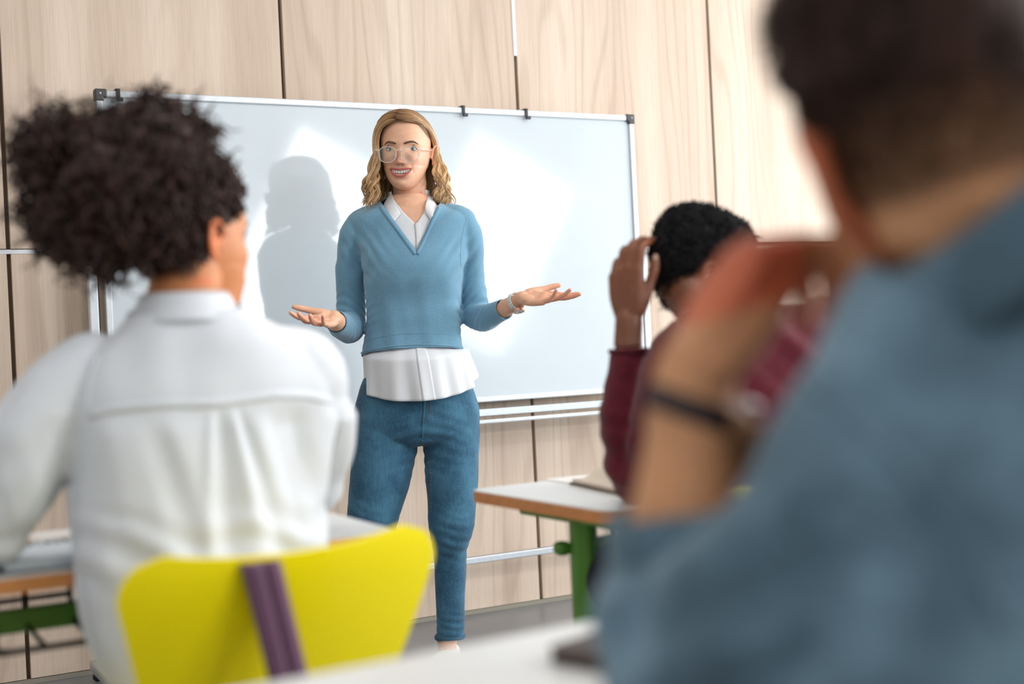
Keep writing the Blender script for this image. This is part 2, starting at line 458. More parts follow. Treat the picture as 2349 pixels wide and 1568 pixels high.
for i, (t, n) in enumerate(((-1.6, 2.2), (1.2, 2.2), (-1.6, 4.8), (1.2, 4.8))):  # glowing fittings for the added, unseen ceiling fill
    r = empty('added_ceiling_lamp', room(t, n, ROOM_H))
    tag(r, ['added ceiling fill lamp over the left end of the board', 'added ceiling fill lamp over the right end of the board', 'added ceiling fill lamp at the left of the rear half', 'added ceiling fill lamp at the right of the rear half'][i], 'lamp', 'added ceiling fill lamps')
    make('housing', rbox(t - .6, t + .6, n - .17, n + .17, ROOM_H - .05, ROOM_H, .004), M_white, r, smooth=False)
    make('diffuser', rbox(t - .57, t + .57, n - .14, n + .14, ROOM_H - .06, ROOM_H - .045, .002), M_fill_lamp.m, r, smooth=False)

# ================================================================== whiteboard on its stand
BN = .12
wb = empty('whiteboard', room(-.3, BN, 0)); tag(wb, 'large white glossy whiteboard in a silver frame on a stand before the oak wall', 'whiteboard')
L_, R_, B_, U_ = -1.292, .688, .771, 1.815
make('writing_surface', rbox(L_ + .012, R_ - .012, BN - .012, BN - .001, B_ + .012, U_ - .012, .001), M_board, wb, smooth=False)
for nm, a in (('frame_rail', (L_, R_, BN - .016, BN + .008, U_ - .021, U_)), ('frame_rail', (L_, R_, BN - .016, BN + .008, B_, B_ + .019)),
              ('frame_stile', (L_, L_ + .02, BN - .016, BN + .008, B_ + .0195, U_ - .0215)), ('frame_stile', (R_ - .02, R_, BN - .016, BN + .008, B_ + .0195, U_ - .0215))):
    make(nm, rbox(*a, r=.003), M_alu_l, wb, smooth=False)
for t in (L_, R_):
    for z in (B_, U_):
        s = 1 if t < 0 else -1; q = 1 if z == B_ else -1
        g = G(); g.add(*rbox(min(t - s * .004, t + s * .034), max(t - s * .004, t + s * .034), BN - .02, BN + .012, min(z - q * .004, z + q * .024), max(z - q * .004, z + q * .024), .005))
        g.add(*rbox(min(t - s * .004, t + s * .024), max(t - s * .004, t + s * .024), BN - .02, BN + .0115, min(z, z + q * .034), max(z, z + q * .034), .005))
        c = make('corner_cap', g, M_corner, wb, smooth=False)
        make('screw', ball(room(t + s * .012, BN + .012, z + q * .011), (.004, .004, .004), 10, 6), M_alu, c)
# stand: posts, feet, tray rail and low crossbar
for t in (L_ - .035, R_ + .022):
    p = make('post', rbox(t - .014, t + .014, BN - .024, BN + .006, .03, 1.31, .004), M_alu_l, wb, smooth=False)
    make('slot', rbox(t + .0152, t + .019, BN - .02, BN - .004, .1, 1.3, .001), M_black, p, smooth=False)
    f = make('foot', rbox(t - .055, t - .02, BN - .05, BN + .46, .03, .062, .004) if t < 0 else rbox(t - .02, t + .02, BN - .11, BN + .40, .03, .062, .004), M_alu, wb, smooth=False)
    f.matrix_basis = Matrix.Identity(4)
    for n_ in (BN - .02, BN + .37): make('castor', ball(room(t - (.037 if t < 0 else 0), n_, .016), (.016, .016, .0155), 14, 8), M_black, f)
make('tray_rail', rbox(L_ - .03, R_ + .02, BN + .000, BN + .022, .722, .747, .002), M_alu, wb, smooth=False)
g = G(); g.add(*rbox(L_ - .0, R_ + .0, BN + .0, BN + .07, .698, .704, .002)); g.add(*rbox(L_, R_, BN + .064, BN + .070, .698, .712, .002))
make('pen_tray', g, M_alu_l, wb, smooth=False)
make('crossbar', rbox(L_ - .04, R_ + .02, BN - .02, BN + .008, .206, .229, .003), M_alu, wb, smooth=False)
for i, (t, lb) in enumerate(((-1.225, 'black clip on the top rail beside the left corner of the whiteboard'), (-.032, 'black clip on the top rail above the teacher, left one of the middle pair'), (.222, 'black clip on the top rail nearest the right corner of the whiteboard'))):
    g = G()
    g.add(*rbox(t - .006, t + .006, BN + .008, BN + .013, U_ - .03, U_ + .006, .002)); g.add(*rbox(t - .009, t + .006, BN - .02, BN + .013, U_ + .0005, U_ + .006, .002))
    g.add(*rbox(t - .006, t + .013, BN + .010, BN + .02, U_ - .034, U_ - .023, .002))
    tag(make('rail_clip', g, M_black, smooth=False), lb, 'clip', 'clips on the top rail of the whiteboard')
mk = empty('marker_pen', room(-.62, BN + .045, .705)); tag(mk, 'white marker pen with blue cap lying on the pen tray beside the jeans', 'marker')
def seg3(t0, t1, r, z=.717): return tube([room(t0, BN + .045, z), room(t1, BN + .045, z)], [r, r], 14)
make('pen_barrel', seg3(-.60, -.515, .0075), M_white, mk); make('pen_cap', seg3(-.66, -.60, .009), plain('blue_plastic', lin(28, 92, 170), .35), mk, )

# ================================================================== desks
M_top = plain('white_desk_laminate', lin(222, 223, 222), .3, spec=.4, var=.01)
M_edge = plain('beech_desk_edge', lin(206, 138, 82), .4, var=.1, bscale=40)
M_green = plain('green_powder_coat', lin(98, 160, 66), .3, var=.04, bscale=20)
M_gr_d = M_green
M_wire = plain('black_steel_wire', lin(30, 28, 30), .35)
def rounded(w, d, r, n=8):
    """outline of a rounded rectangle from (0,0) to (w,d)"""
    o = []
    for cx, cy, a in ((w - r, r, -90), (w - r, d - r, 0), (r, d - r, 90), (r, r, 180)):
        for i in range(n + 1):
            t = math.radians(a + 90 * i / n); o.append((cx + r * math.cos(t), cy + r * math.sin(t)))
    return o
def slab(out, M, z0, z1, bev=.0):
    n = len(out); V = [M(x, y, z0) for x, y in out] + [M(x, y, z1) for x, y in out]
    return V, [tuple(range(n))[::-1], tuple(range(n, 2 * n))] + [(i, (i + 1) % n, n + (i + 1) % n, n + i) for i in range(n)]
def desk(name, origin, tx, ty, w, d, h, label, leg_in=.12, basket=True, bx=None, ups=(0,)):
    """origin: near-left corner on the floor; tx along the near edge, ty away from the sitter"""
    o = Vector(origin); r = empty(name, o); tag(r, label, 'desk', 'school desks')
    def M(x, y, z): return o + tx * x + ty * y + Vector((0, 0, z))
    out = rounded(w, d, .035); 
    eb = make('edge_band', slab(out, M, h - .024, h - .0022), M_edge, r, smooth=False)
    inn = [(x * (1 - .003 / w) + .0015, y * (1 - .003 / d) + .0015) for x, y in out]
    make('tabletop', slab(inn, M, h - .0022, h), M_top, r, smooth=False)
    for x in (leg_in, w - leg_in):
        c = G(); c.add(*tube([M(x, d * .5, .03), M(x, d * .5, h - .05)], [.034, .034], 24, cap=False, flat=(tx, .7)))
        lg = make('leg', c, M_green, r, sharp=50)
        make('bracket', bevel_box(M(x, d * .5, h - .041), tx * .020, ty * (d * .42), (0, 0, .0165), .006), M_green, lg, smooth=False)
        make('foot', bevel_box(M(x, d * .5, .022), tx * .026, ty * (d * .46), (0, 0, .02), .008), M_green, lg, smooth=False)
        s = -1 if x == leg_in else 1
        make('bag_hook', bevel_box(M(x + s * .030, d * .56, h - .106), tx * .016, ty * .017, (0, 0, .014), .0125, 5), M_green, lg)
        make('end_plug', bevel_box(M(x - s * .042, d * .44, h - .14), tx * .011, ty * .012, (0, 0, .014), .002), M_black, lg, smooth=False)
    make('beam', bevel_box(M(w / 2, d * .5, h - .107), tx * (w / 2 - leg_in), ty * .014, (0, 0, .019), .004), M_green, r, smooth=False)
    make('top_rail', bevel_box(M(w / 2, d * .82, h - .042), tx * (w / 2 - leg_in), ty * .011, (0, 0, .015), .004), M_green, r, smooth=False)
    if basket:
        g = G(); x0, x1, y0, y1 = bx; z = h - .117
        def rod(P, rr=.0044): g.add(*tube([M(*p) for p in P], [rr] * len(P), 8, k=4))
        for i in range(6):                                   # back upright, curve, floor rod
            x = x0 + (x1 - x0) * i / 5; rod([(x, y1, h - .03), (x, y1, z + .03), (x, y1 - .008, z + .008), (x, y1 - .03, z), (x, y0 + .02, z), (x, y0, z)])
            if i in ups: rod([(x, y0, h - .026), (x, y0, z + .02), (x + .004, y0, z + .005), (x + .02, y0, z)])
        for y, zz in ((y0, z), (y1 + .002, z + .04)): rod([(x0, y, zz), ((x0 + x1) / 2, y, zz), (x1, y, zz)], .0048)
        make('wire_basket', g, M_wire, r)
    return r
TY = -N
# desk of the pupil in the maroon sweater
aR = math.atan2(.555, .832); ty = Vector((-.50, .866, 0)); tx = Vector((.866, .50, 0))
desk('school_desk', Vector((.146, 2.255, 0)) + tx * 0, tx, ty, 1.25, .505, .68, 'white topped school desk with green legs in front of the pupil in maroon', .115, bx=(.188, .54, .17, .37), ups=(0, 3, 5))
tx2 = T; ty2 = -N
dl = Vector((-.196, 2.138, 0)) - T * 1.25
desk('school_desk', dl, T, -N, 1.25, .5, .68, 'white topped school desk with black wire basket before the woman in white', .12, bx=(.42, .77, .057, .26), ups=(0, 3))
aN = math.radians(33); tx3 = Vector((math.cos(aN), math.sin(aN), 0)); ty3 = Vector((-math.sin(aN), math.cos(aN), 0))
fr = Vector((.105, 1.412, 0)) + tx3 * .02
desk('school_desk', fr - tx3 * 1.25 - ty3 * .5, tx3, ty3, 1.25, .5, .68, 'nearest school desk, its pale top blurred along the bottom edge of the photo', .12, basket=False)

# ---- chair factory
M_yel = plain('yellow_lacquer', lin(255, 234, 2), .28, spec=.35, var=.01)
M_chrome = plain('chromed_steel', lin(200, 202, 205), .15, 1.0, var=.01)
def shell_chair(name, base, yaw, label, mat, ztop=.745, wt=.235):
    """base: floor point below the middle of the backrest's top edge; the sitter faces local +y"""
    r = empty(name, base); tag(r, label, 'chair', 'shell chairs')
    c, s = math.cos(yaw), math.sin(yaw)
    def M(x, y, z): return Vector(base) + Vector((c * x - s * y, s * x + c * y, z))
    zb = .47; n, m = 26, 40; P = np.zeros((n + 1, m + 1, 3))
    for i in range(n + 1):
        q = i / n
        for j in range(m + 1):
            sx = -1 + 2 * j / m
            zt = ztop - .012 + .014 * abs(sx) ** 2.2
            z = zb + (zt - zb) * q
            w = .145 + (wt - .145) * min(1, ((z - zb) / (ztop - .05 - zb))) ** .9 if z > zb else .145
            cr = .052; dz = z - (zt - cr)
            if dz > 0: w = w - cr + math.sqrt(max(0, cr * cr - dz * dz)) * 1.0
            x = sx * w
            y = .10 * (1 - q) ** 1.3 - .0 + .55 * x * x + .012
            P[i, j] = M(x, y, z)
    make('backrest', thick(grid(P), .011, 0), mat, r) if False else None
    me = thick(grid(P), .010, 0); link('backrest', me, mat, r, True, 40)
    # seat
    Q = np.zeros((21, 25, 3))
    for i in range(21):
        q = i / 20
        for j in range(25):
            sx = -1 + 2 * j / 24
            w = .145 + .065 * math.sin(min(1, q * 1.6) * math.pi / 2) - .045 * max(0, q - .82) / .18
            y = .112 + .40 * q; z = .475 - .042 * math.sin(min(q * 3, 1) * math.pi / 2) + .018 * (1 - (1 - min(1, max(0, q - .15) / .5)) ** 2) - .03 * max(0, q - .8) / .2 + .008 * sx * sx
            Q[i, j] = M(sx * w, y, z)
    link('seat', thick(grid(Q), .012, 0), mat, r, True, 40)
    for sx in (-1, 1):
        for sy, y0, y1 in ((0, .20, .10), (1, .40, .50)):
            make('leg', tube([M(sx * .09, y0, .425), M(sx * .16, y0 + (y1 - y0) * .2, .405), M(sx * .20, (y0 + y1) / 2, .22), M(sx * .235, y1, .012)], [.009, .009, .009, .009], 12, k=4), M_chrome, r)
    return r
pl = at(300, 1318, 1.487); pr = at(1022, 1204, 1.72)
mid = (pl + pr) / 2; yaw = math.atan2(pr.y - pl.y, pr.x - pl.x)
shell_chair('school_chair', Vector((mid.x, mid.y, 0)), yaw, 'bright yellow shell chair with a purple strap over its back', M_yel, .745, (pr - pl).length / 2 * 1.02)
cdir = Vector((math.cos(yaw), math.sin(yaw), 0)); cfwd = Vector((-cdir.y, cdir.x, 0))
# ---- purple bag strap folded over the backrest
M_strap = fabric('purple_webbing', lin(92, 62, 84), lin(118, 84, 108), 700, .3, .2, .75)
P = np.zeros((30, 13, 3))
for i in range(30):
    q = i / 29
    for j in range(13):
        sx = -1 + 2 * j / 12
        u = 592 + sx * 44 + 70 * max(0, (q - .15) / .85) ; v = 1288 + 290 * max(0, q - .15) / .85 - sx * 5
        Yd = 1.585 + .0 + (sx * .024) * .55
        p = at(u, v, Yd)
        if q < .15:
            p = p + cfwd * (.04 * (1 - q / .15)) + Vector((0, 0, .004 * math.sin(q / .15 * math.pi) - .02 * (1 - q / .15)))
        p = p - cfwd * (.006 + .007 * (1 - abs(sx) ** 2) - .010 * math.exp(-((sx - .12) / .16) ** 2))
        P[i, j] = p
STRAP = P
# ================================================================== people: shared anatomy
def frame(origin, fwd, up, s=1.0):
    """matrix whose local -Y looks along fwd and Z along up"""
    y = -Vector(fwd).normalized(); x = y.cross(Vector(up)).normalized(); z = x.cross(y).normalized()
    R = Matrix((x, y, z)).transposed().to_4x4()
    return Matrix.Translation(Vector(origin)) @ R @ Matrix.Scale(s, 4)
def xf(M, V):
    V = np.asarray([list(p) for p in V], float); A = np.array(M)
    return V @ A[:3, :3].T + A[:3, 3]
def gau(x, z, cx, cz, sx, sz): return np.exp(-((x - cx) / sx) ** 2 - ((z - cz) / sz) ** 2)
PROF = np.array([  # z, half width, front, back
    (.1180, .004, .000, .012), (.1165, .022, -.024, .046), (.1120, .036, -.043, .062), (.102, .050, -.060, .078), (.085, .062, -.076, .092), (.062, .0705, -.086, .1005),
    (.038, .0735, -.0905, .104), (.012, .073, -.0915, .103), (-.015, .0705, -.0905, .097), (-.040, .0655, -.0905, .085),
    (-.060, .0592, -.091, .070), (-.078, .0520, -.0905, .052), (-.093, .0425, -.0885, .034), (-.104, .0330, -.083, .012),
    (-.1110, .0235, -.074, -.010), (-.1155, .013, -.058, -.026), (-.1170, .003, -.045, -.036)])
MOUTH = dict(cx=0.0, z=-.0665, w=.0265)
def face_front(x, z, fem=1.0, smile=1.0, nose=1.0):
    """bumps of the face, metres forward, as a function of side and height"""
    ax = np.abs(x); f = 0
    nz = np.clip((.008 - z) / .046, 0, 1)                       # bridge to tip
    ridge = (.004 + .0185 * nz ** 1.35) * np.exp(-(x / (.0065 + .0055 * nz)) ** 2)
    ridge = ridge * (1 / (1 + np.exp((-.0445 - z) / .0013))) * (1 / (1 + np.exp((z - .016) / .006)))
    f = f + ridge * nose
    f = f + .0055 * gau(ax, z, .0135, -.0400, .0065, .0062)     # nostril wings
    f = f - .0030 * gau(ax, z, .0062, -.0470, .003, .0022)
    f = f - .0105 * gau(ax, z, .0325, .0005, .0155, .0105)      # eye sockets
    f = f + .0035 * gau(ax, z, .0300, .0210, .0220, .0080)      # brow
    f = f + (.0055 + .0025 * smile) * gau(ax, z, .0400, -.0290, .0170, .0150)
    f = f + .0040 * gau(ax, z, 0, -.0680, .0260, .0190)
    f = f - .0030 * smile * np.exp(-((ax - (.030 + .18 * np.clip(-.045 - z, 0, .03))) / .0035) ** 2) * np.exp(-((z + .058) / .014) ** 2)
    f = f - .0035 * gau(ax, z, 0, -.0880, .0180, .0055)
    f = f + .0060 * gau(ax, z, 0, -.1020, .0150, .0110)
    f = f - .0020 * gau(ax, z, .0, .0060, .0090, .0080)
    return f
def lip_lines(x):
    q = np.clip(np.abs(x) / .0315, 0, 1)
    return -.0615 + .0030 * q ** 2, -.0770 + .0185 * q ** 2.0
def head_geo(nt=150, nz=150, fem=1.0, smile=1.0, mouth=True, jaw=1.0, nose=1.0):
    zz = np.linspace(.1178, -.1168, nz)
    # denser sampling in the face
    P = PROF[::-1]
    w = np.interp(zz, P[:, 0], P[:, 1]); fr = np.interp(zz, P[:, 0], P[:, 2]); bk = np.interp(zz, P[:, 0], P[:, 3])
    def sm(a):
        a = a.copy()
        for _ in range(6): a[1:-1] = (a[:-2] + 2 * a[1:-1] + a[2:]) / 4
        return a
    w, fr, bk = sm(w), sm(fr), sm(bk)
    w = np.where(zz < -.03, w * (1 + (jaw - 1) * np.clip((-.03 - zz) / .05, 0, 1)), w)
    th = np.linspace(0, 2 * math.pi, nt, endpoint=False)
    V = np.zeros((nz, nt, 3))
    for i in range(nz):
        mid = (fr[i] * .35 + bk[i] * .65) * .35 if zz[i] > -.05 else (fr[i] + bk[i]) / 2 * .8
        c, s = np.cos(th), np.sin(th)
        ef = 2.25; ex = 2 / np.where(s < 0, ef, 2.0)
        x = w[i] * np.sign(c) * np.abs(c) ** ex
        ys = np.sign(s) * np.abs(s) ** ex
        y = np.where(s < 0, mid + (mid - fr[i]) * ys, mid + (bk[i] - mid) * ys)
        wt = np.clip((-s - .15) / .35, 0, 1); wt = wt * wt * (3 - 2 * wt)
        d = face_front(x, zz[i], fem, smile, nose)
        if mouth:                                                    # open, smiling mouth
            zt, zb = lip_lines(x)
            d = d - .0115 * np.clip(np.minimum(zt - zz[i], zz[i] - zb) / .0022 + .4, 0, 1) * (np.abs(x) < .031)
        V[i, :, 0] = x; V[i, :, 1] = y - d * wt; V[i, :, 2] = zz[i]
    Fc = [(i * nt + j, i * nt + (j + 1) % nt, (i + 1) * nt + (j + 1) % nt, (i + 1) * nt + j) for i in range(nz - 1) for j in range(nt)]
    Fc += [tuple(range(nt)), tuple((nz - 1) * nt + j for j in range(nt))[::-1]]
    return V.reshape(-1, 3), Fc
def ear_geo(side, g, Mx, s=.95, out=1.0):
    """helix, antihelix, lobe and bowl; local head frame, side -1 / +1"""
    X = .072 * side
    def q(dy, dz, dx): return (X + side * dx * s * out, .012 + dy * s, -.017 + dz * s)
    hel = [q(-.006, -.002, .001), q(-.012, .012, .006), q(-.008, .027, .011), q(.004, .034, .0155), q(.017, .030, .019), q(.022, .016, .0195), q(.020, .000, .016), q(.013, -.014, .011), q(.004, -.023, .008)]
    r = np.array([.0022, .0028, .003, .0032, .0034, .0032, .003, .0034, .0042]) * s
    V, Fc = tube(hel, r, 10, 4); g.add(xf(Mx, V), Fc)
    ant = [q(.003, .022, .010), q(.011, .020, .0145), q(.014, .008, .0145), q(.010, -.006, .011), q(.003, -.013, .008)]
    V, Fc = tube(ant, [.0022 * s, .003 * s, .003 * s, .003 * s, .003 * s], 8, 4); g.add(xf(Mx, V), Fc)
    V, Fc = ball(q(.002, -.020, .006), (.0035 * s, .007 * s, .008 * s), 14, 8); g.add(xf(Mx, V), Fc)
    V, Fc = ball(q(.008, .006, .007), (.0042 * s, .0145 * s, .024 * s), 18, 10, Matrix.Rotation(-side * .42, 3, 'Z')); g.add(xf(Mx, V), Fc)
    V, Fc = ball(q(-.008, -.001, .003), (.004 * s, .004 * s, .006 * s), 12, 8); g.add(xf(Mx, V), Fc)
def eye_parts(Mh, side, gaze, body_y, parent, M_eye, M_lidskin, M_lash, s=1.0, openup=.0075):
    """eyeball with iris and pupil, two lids and a lash line"""
    c = Vector((side * .0325, body_y, .0005)); r = .0128
    gz = Vector(gaze).normalized()
    Rm = gz.to_track_quat('Z', 'Y').to_matrix()
    rings = [0, .12, .17, .2, .24, .34, .40, .46, .5, .56, .7, .9, 1.15, 1.4, 1.7, 2.1, 2.6, 3.0]; nu = 36
    V = [c + Rm @ Vector((0, 0, r))]
    for a in rings[1:]:
        rr = r * (1.0 if a > .5 else 1.0 + .035 * math.cos(a / .5 * math.pi / 2))
        for j in range(nu):
            t = 2 * math.pi * j / nu; V.append(c + Rm @ Vector((rr * math.sin(a) * math.cos(t), rr * math.sin(a) * math.sin(t), rr * math.cos(a))))
    Fc = [(0, 1 + j, 1 + (j + 1) % nu) for j in range(nu)]; mi = [2] * nu
    for i in range(len(rings) - 2):
        a = (rings[i + 1] + rings[i + 2]) / 2
        for j in range(nu):
            Fc.append((1 + i * nu + j, 1 + (i + 1) * nu + j, 1 + (i + 1) * nu + (j + 1) % nu, 1 + i * nu + (j + 1) % nu)); mi.append(2 if a < .2 else (1 if a < .5 else 0))
    me = bpy.data.meshes.new('eye'); me.from_pydata([tuple(p) for p in xf(Mh, V)], [], Fc)
    for m in M_eye: me.materials.append(m)
    me.polygons.foreach_set('material_index', mi)
    o = link('eye', me, None, parent)
    rl = .0141
    def lid(edge, far, n=10):
        P = np.zeros((n, 31, 3))
        for i in range(n):
            for j in range(31):
                ax = -1.12 + 2.24 * j / 30
                k = math.cos(ax / 1.12 * math.pi / 2) ** .8
                el = edge * k + (1 - k) * (-.06) + (far - edge * k) * (i / (n - 1))
                P[i, j] = c + Vector((rl * math.sin(ax) * math.cos(el), -rl * math.cos(ax) * math.cos(el), rl * math.sin(el)))
        return P
    up = openup / .0118 * 1.1
    U = lid(up * .82, 1.25); Lo = lid(-up * .62, -1.2)
    for nm, P in (('upper_eyelid', U), ('lower_eyelid', Lo)):
        V, Fc = grid(P); me = thick((xf(Mh, V), Fc), .0009 * s, 1); paint(me, (1, .93, .92)); link(nm, me, M_lidskin, parent)
    g = G(); V, Fc = tube(xf(Mh, U[0] + np.array((0, -.0006, -.0002))), [.0002] + [.0010] * 29 + [.0005], 6); g.add(V, Fc)
    for j in range(4, 28, 1):                                   # lashes
        p = U[0][j]; d = Vector(((j - 15) * .00012, -.0045, .0042)); V, Fc = tube(xf(Mh, [p, Vector(p) + d * .6, Vector(p) + d + Vector((0, 0, .0016))]), [.0003, .00022, .0001], 4); g.add(V, Fc)
    V, Fc = tube(xf(Mh, Lo[0] + np.array((0, -.0003, 0))), [.0001] + [.00035] * 29 + [.0002], 5); g.add(V, Fc)
    make('eyelashes', g, M_lash, parent)

def hand_geo(g, wrist, fdir, pn, side, curl, spread=None, thumb=(.5, .25, .2), s=1.0, tdir=None, nails=None, fat=1.0):
    """side +1 right hand, -1 left; curl: per finger three bends (rad) towards the palm"""
    Fd = Vector(fdir).normalized(); Pn = Vector(pn); Pn = (Pn - Fd * Pn.dot(Fd)).normalized(); S = Fd.cross(Pn) * side
    w = Vector(wrist); X = lambda a, b, c: w + (Fd * a + S * b + Pn * c) * s
    base = [(.088, .0255, .001), (.0925, .005, -.001), (.088, -.0150, .000), (.079, -.0330, .003)]
    ln = [(.042, .025, .021), (.046, .029, .022), (.042, .027, .022), (.033, .020, .019)]
    rd = [(.0094, .0082, .0073, .0058), (.0096, .0084, .0075, .006), (.009, .0079, .007, .0056), (.0082, .007, .0062, .005)]
    spread = spread or (.10, .02, -.06, -.16)
    for (a, b, c), L, R, cu, sp in zip(base, ln, rd, curl, spread):
        g.add(*tube([X(.004, b * .42, -.0015), X(a * .5, b * .8, -.002), X(a, b, c)], [.0145 * s * fat, .0125 * s * fat, .0108 * s * fat], 14, k=3, flat=(Pn, .95)))
        d = (Fd * math.cos(sp) + S * math.sin(sp)).normalized(); ax = d.cross(Pn).normalized(); p = X(a, b, c); pts = [p - d * .004]; ang = 0
        for l, q in zip(L, cu):
            ang += q; e = d * math.cos(ang) + Pn * math.sin(ang)
            pts.append(p + e * l * s * .5); p = p + e * l * s; pts.append(p.copy())
        rr = np.array([R[0], R[0], R[1] * 1.04, R[1], R[2] * 1.03, R[2], R[3]]) * s * fat
        V, Fc = tube(pts, rr, 14, k=3); g.add(V, Fc)
        if nails is not None:
            e2 = -d * math.sin(ang) + Pn * math.cos(ang)
            c0 = p - e * .003 * s - e2 * rr[-1] * .62
            Mn = Matrix((ax * 1.0, e, e2)).transposed()
            nails.append(ball(c0, (.0048 * s, .0078 * s, .0028 * s), 14, 8, Mn))
    # heel, pads, web
    g.add(*ball(X(.022, -.016, .006), (.018 * s, .026 * s, .012 * s), 16, 10, Matrix((S, Fd, Pn)).transposed()))
    g.add(*ball(X(.070, .0, .003), (.036 * s, .018 * s, .011 * s), 16, 10, Matrix((S, Fd, Pn)).transposed()))
    g.add(*ball(X(.042, .0, .0), (.030 * s, .038 * s, .0125 * s), 16, 10, Matrix((S, Fd, Pn)).transposed()))
    a1, a2, a3 = thumb
    td = Vector(tdir).normalized() if tdir is not None else (Fd * math.cos(a1 + .35) + S * math.sin(a1 + .35) + Pn * .35).normalized()
    p0 = X(.014, .016, .006); p1 = p0 + td * .044 * s
    n2 = (Fd + Pn * .25 - S * .2).normalized(); n2 = (n2 - td * n2.dot(td)).normalized()
    d2 = td * math.cos(a2) + n2 * math.sin(a2); p2 = p1 + d2 * .034 * s
    d3 = td * math.cos(a2 + a3) + n2 * math.sin(a2 + a3); p3 = p2 + d3 * .026 * s
    V, Fc = tube([p0, (p0 + p1) / 2, p1, (p1 + p2) / 2, p2, (p2 + p3) / 2, p3], np.array([.016, .0155, .0118, .0098, .0098, .0094, .0070]) * s * fat, 14, k=3); g.add(V, Fc)
    g.add(*tube([p0 + td * .012 * s, X(.05, .016, .003), X(.078, .022, .0)], [.013 * s, .011 * s, .009 * s], 12, k=3))
    if nails is not None:
        o = -(n2 * math.cos(a2 + a3) - td * math.sin(a2 + a3)); oo = td.cross(n2)
        ndir = (-Pn + o * .3).normalized(); ndir = (ndir - d3 * ndir.dot(d3)).normalized(); b = d3.cross(ndir)
        nails.append(ball(p3 - d3 * .002 * s + ndir * .005 * s, (.0055 * s, .0085 * s, .0028 * s), 14, 8, Matrix((b, d3, ndir)).transposed()))
    return X
def limb(g, P, R, flat=None, k=5, seg=20): g.add(*tube(P, R, seg, k, flat=flat))
def strip(A, B, n, m, bvh=None, off=.0, d=None, depth=None):
    """a patch between two outlines, laid on a surface"""
    A = resample(A, n); B = resample(B, n); P = np.zeros((m, n, 3))
    for i in range(m):
        q = i / (m - 1)
        for j in range(n):
            p = A[j] * (1 - q) + B[j] * q
            P[i, j] = cast(bvh, p, d, off if np.ndim(off) == 0 else off[i]) if bvh else p
    return P
def fitstrip(A, B, n, m, trees, off):
    """like strip, but on a smooth surface fitted through the bodies beneath"""
    A = resample(A, n); B = resample(B, n); Q = np.array([[A[j] * (1 - i / (m - 1)) + B[j] * i / (m - 1) for j in range(n)] for i in range(m)])
    x0, z0 = Q[..., 0].mean(), Q[..., 2].mean(); rows, ys = [], []
    for x, _, z in Q.reshape(-1, 3):
        hs = [h[0].y for h in (t.ray_cast(Vector((x, 3.3, z)), Vector((0, 1, 0))) for t in trees) if h[0] is not None and h[0].y < 4.03]
        if hs: rows.append((1, x - x0, z - z0, (x - x0) ** 2, (x - x0) * (z - z0), (z - z0) ** 2)); ys.append(min(hs))
    k = np.linalg.lstsq(np.array(rows), np.array(ys), rcond=None)[0]
    x, z = Q[..., 0] - x0, Q[..., 2] - z0
    Q[..., 1] = k[0] + k[1] * x + k[2] * z + k[3] * x * x + k[4] * x * z + k[5] * z * z - off
    return Q
def ribbon_tube(g, path, r, seg=8, flat=None): g.add(*tube(path, [r] * len(path), seg, flat=flat))
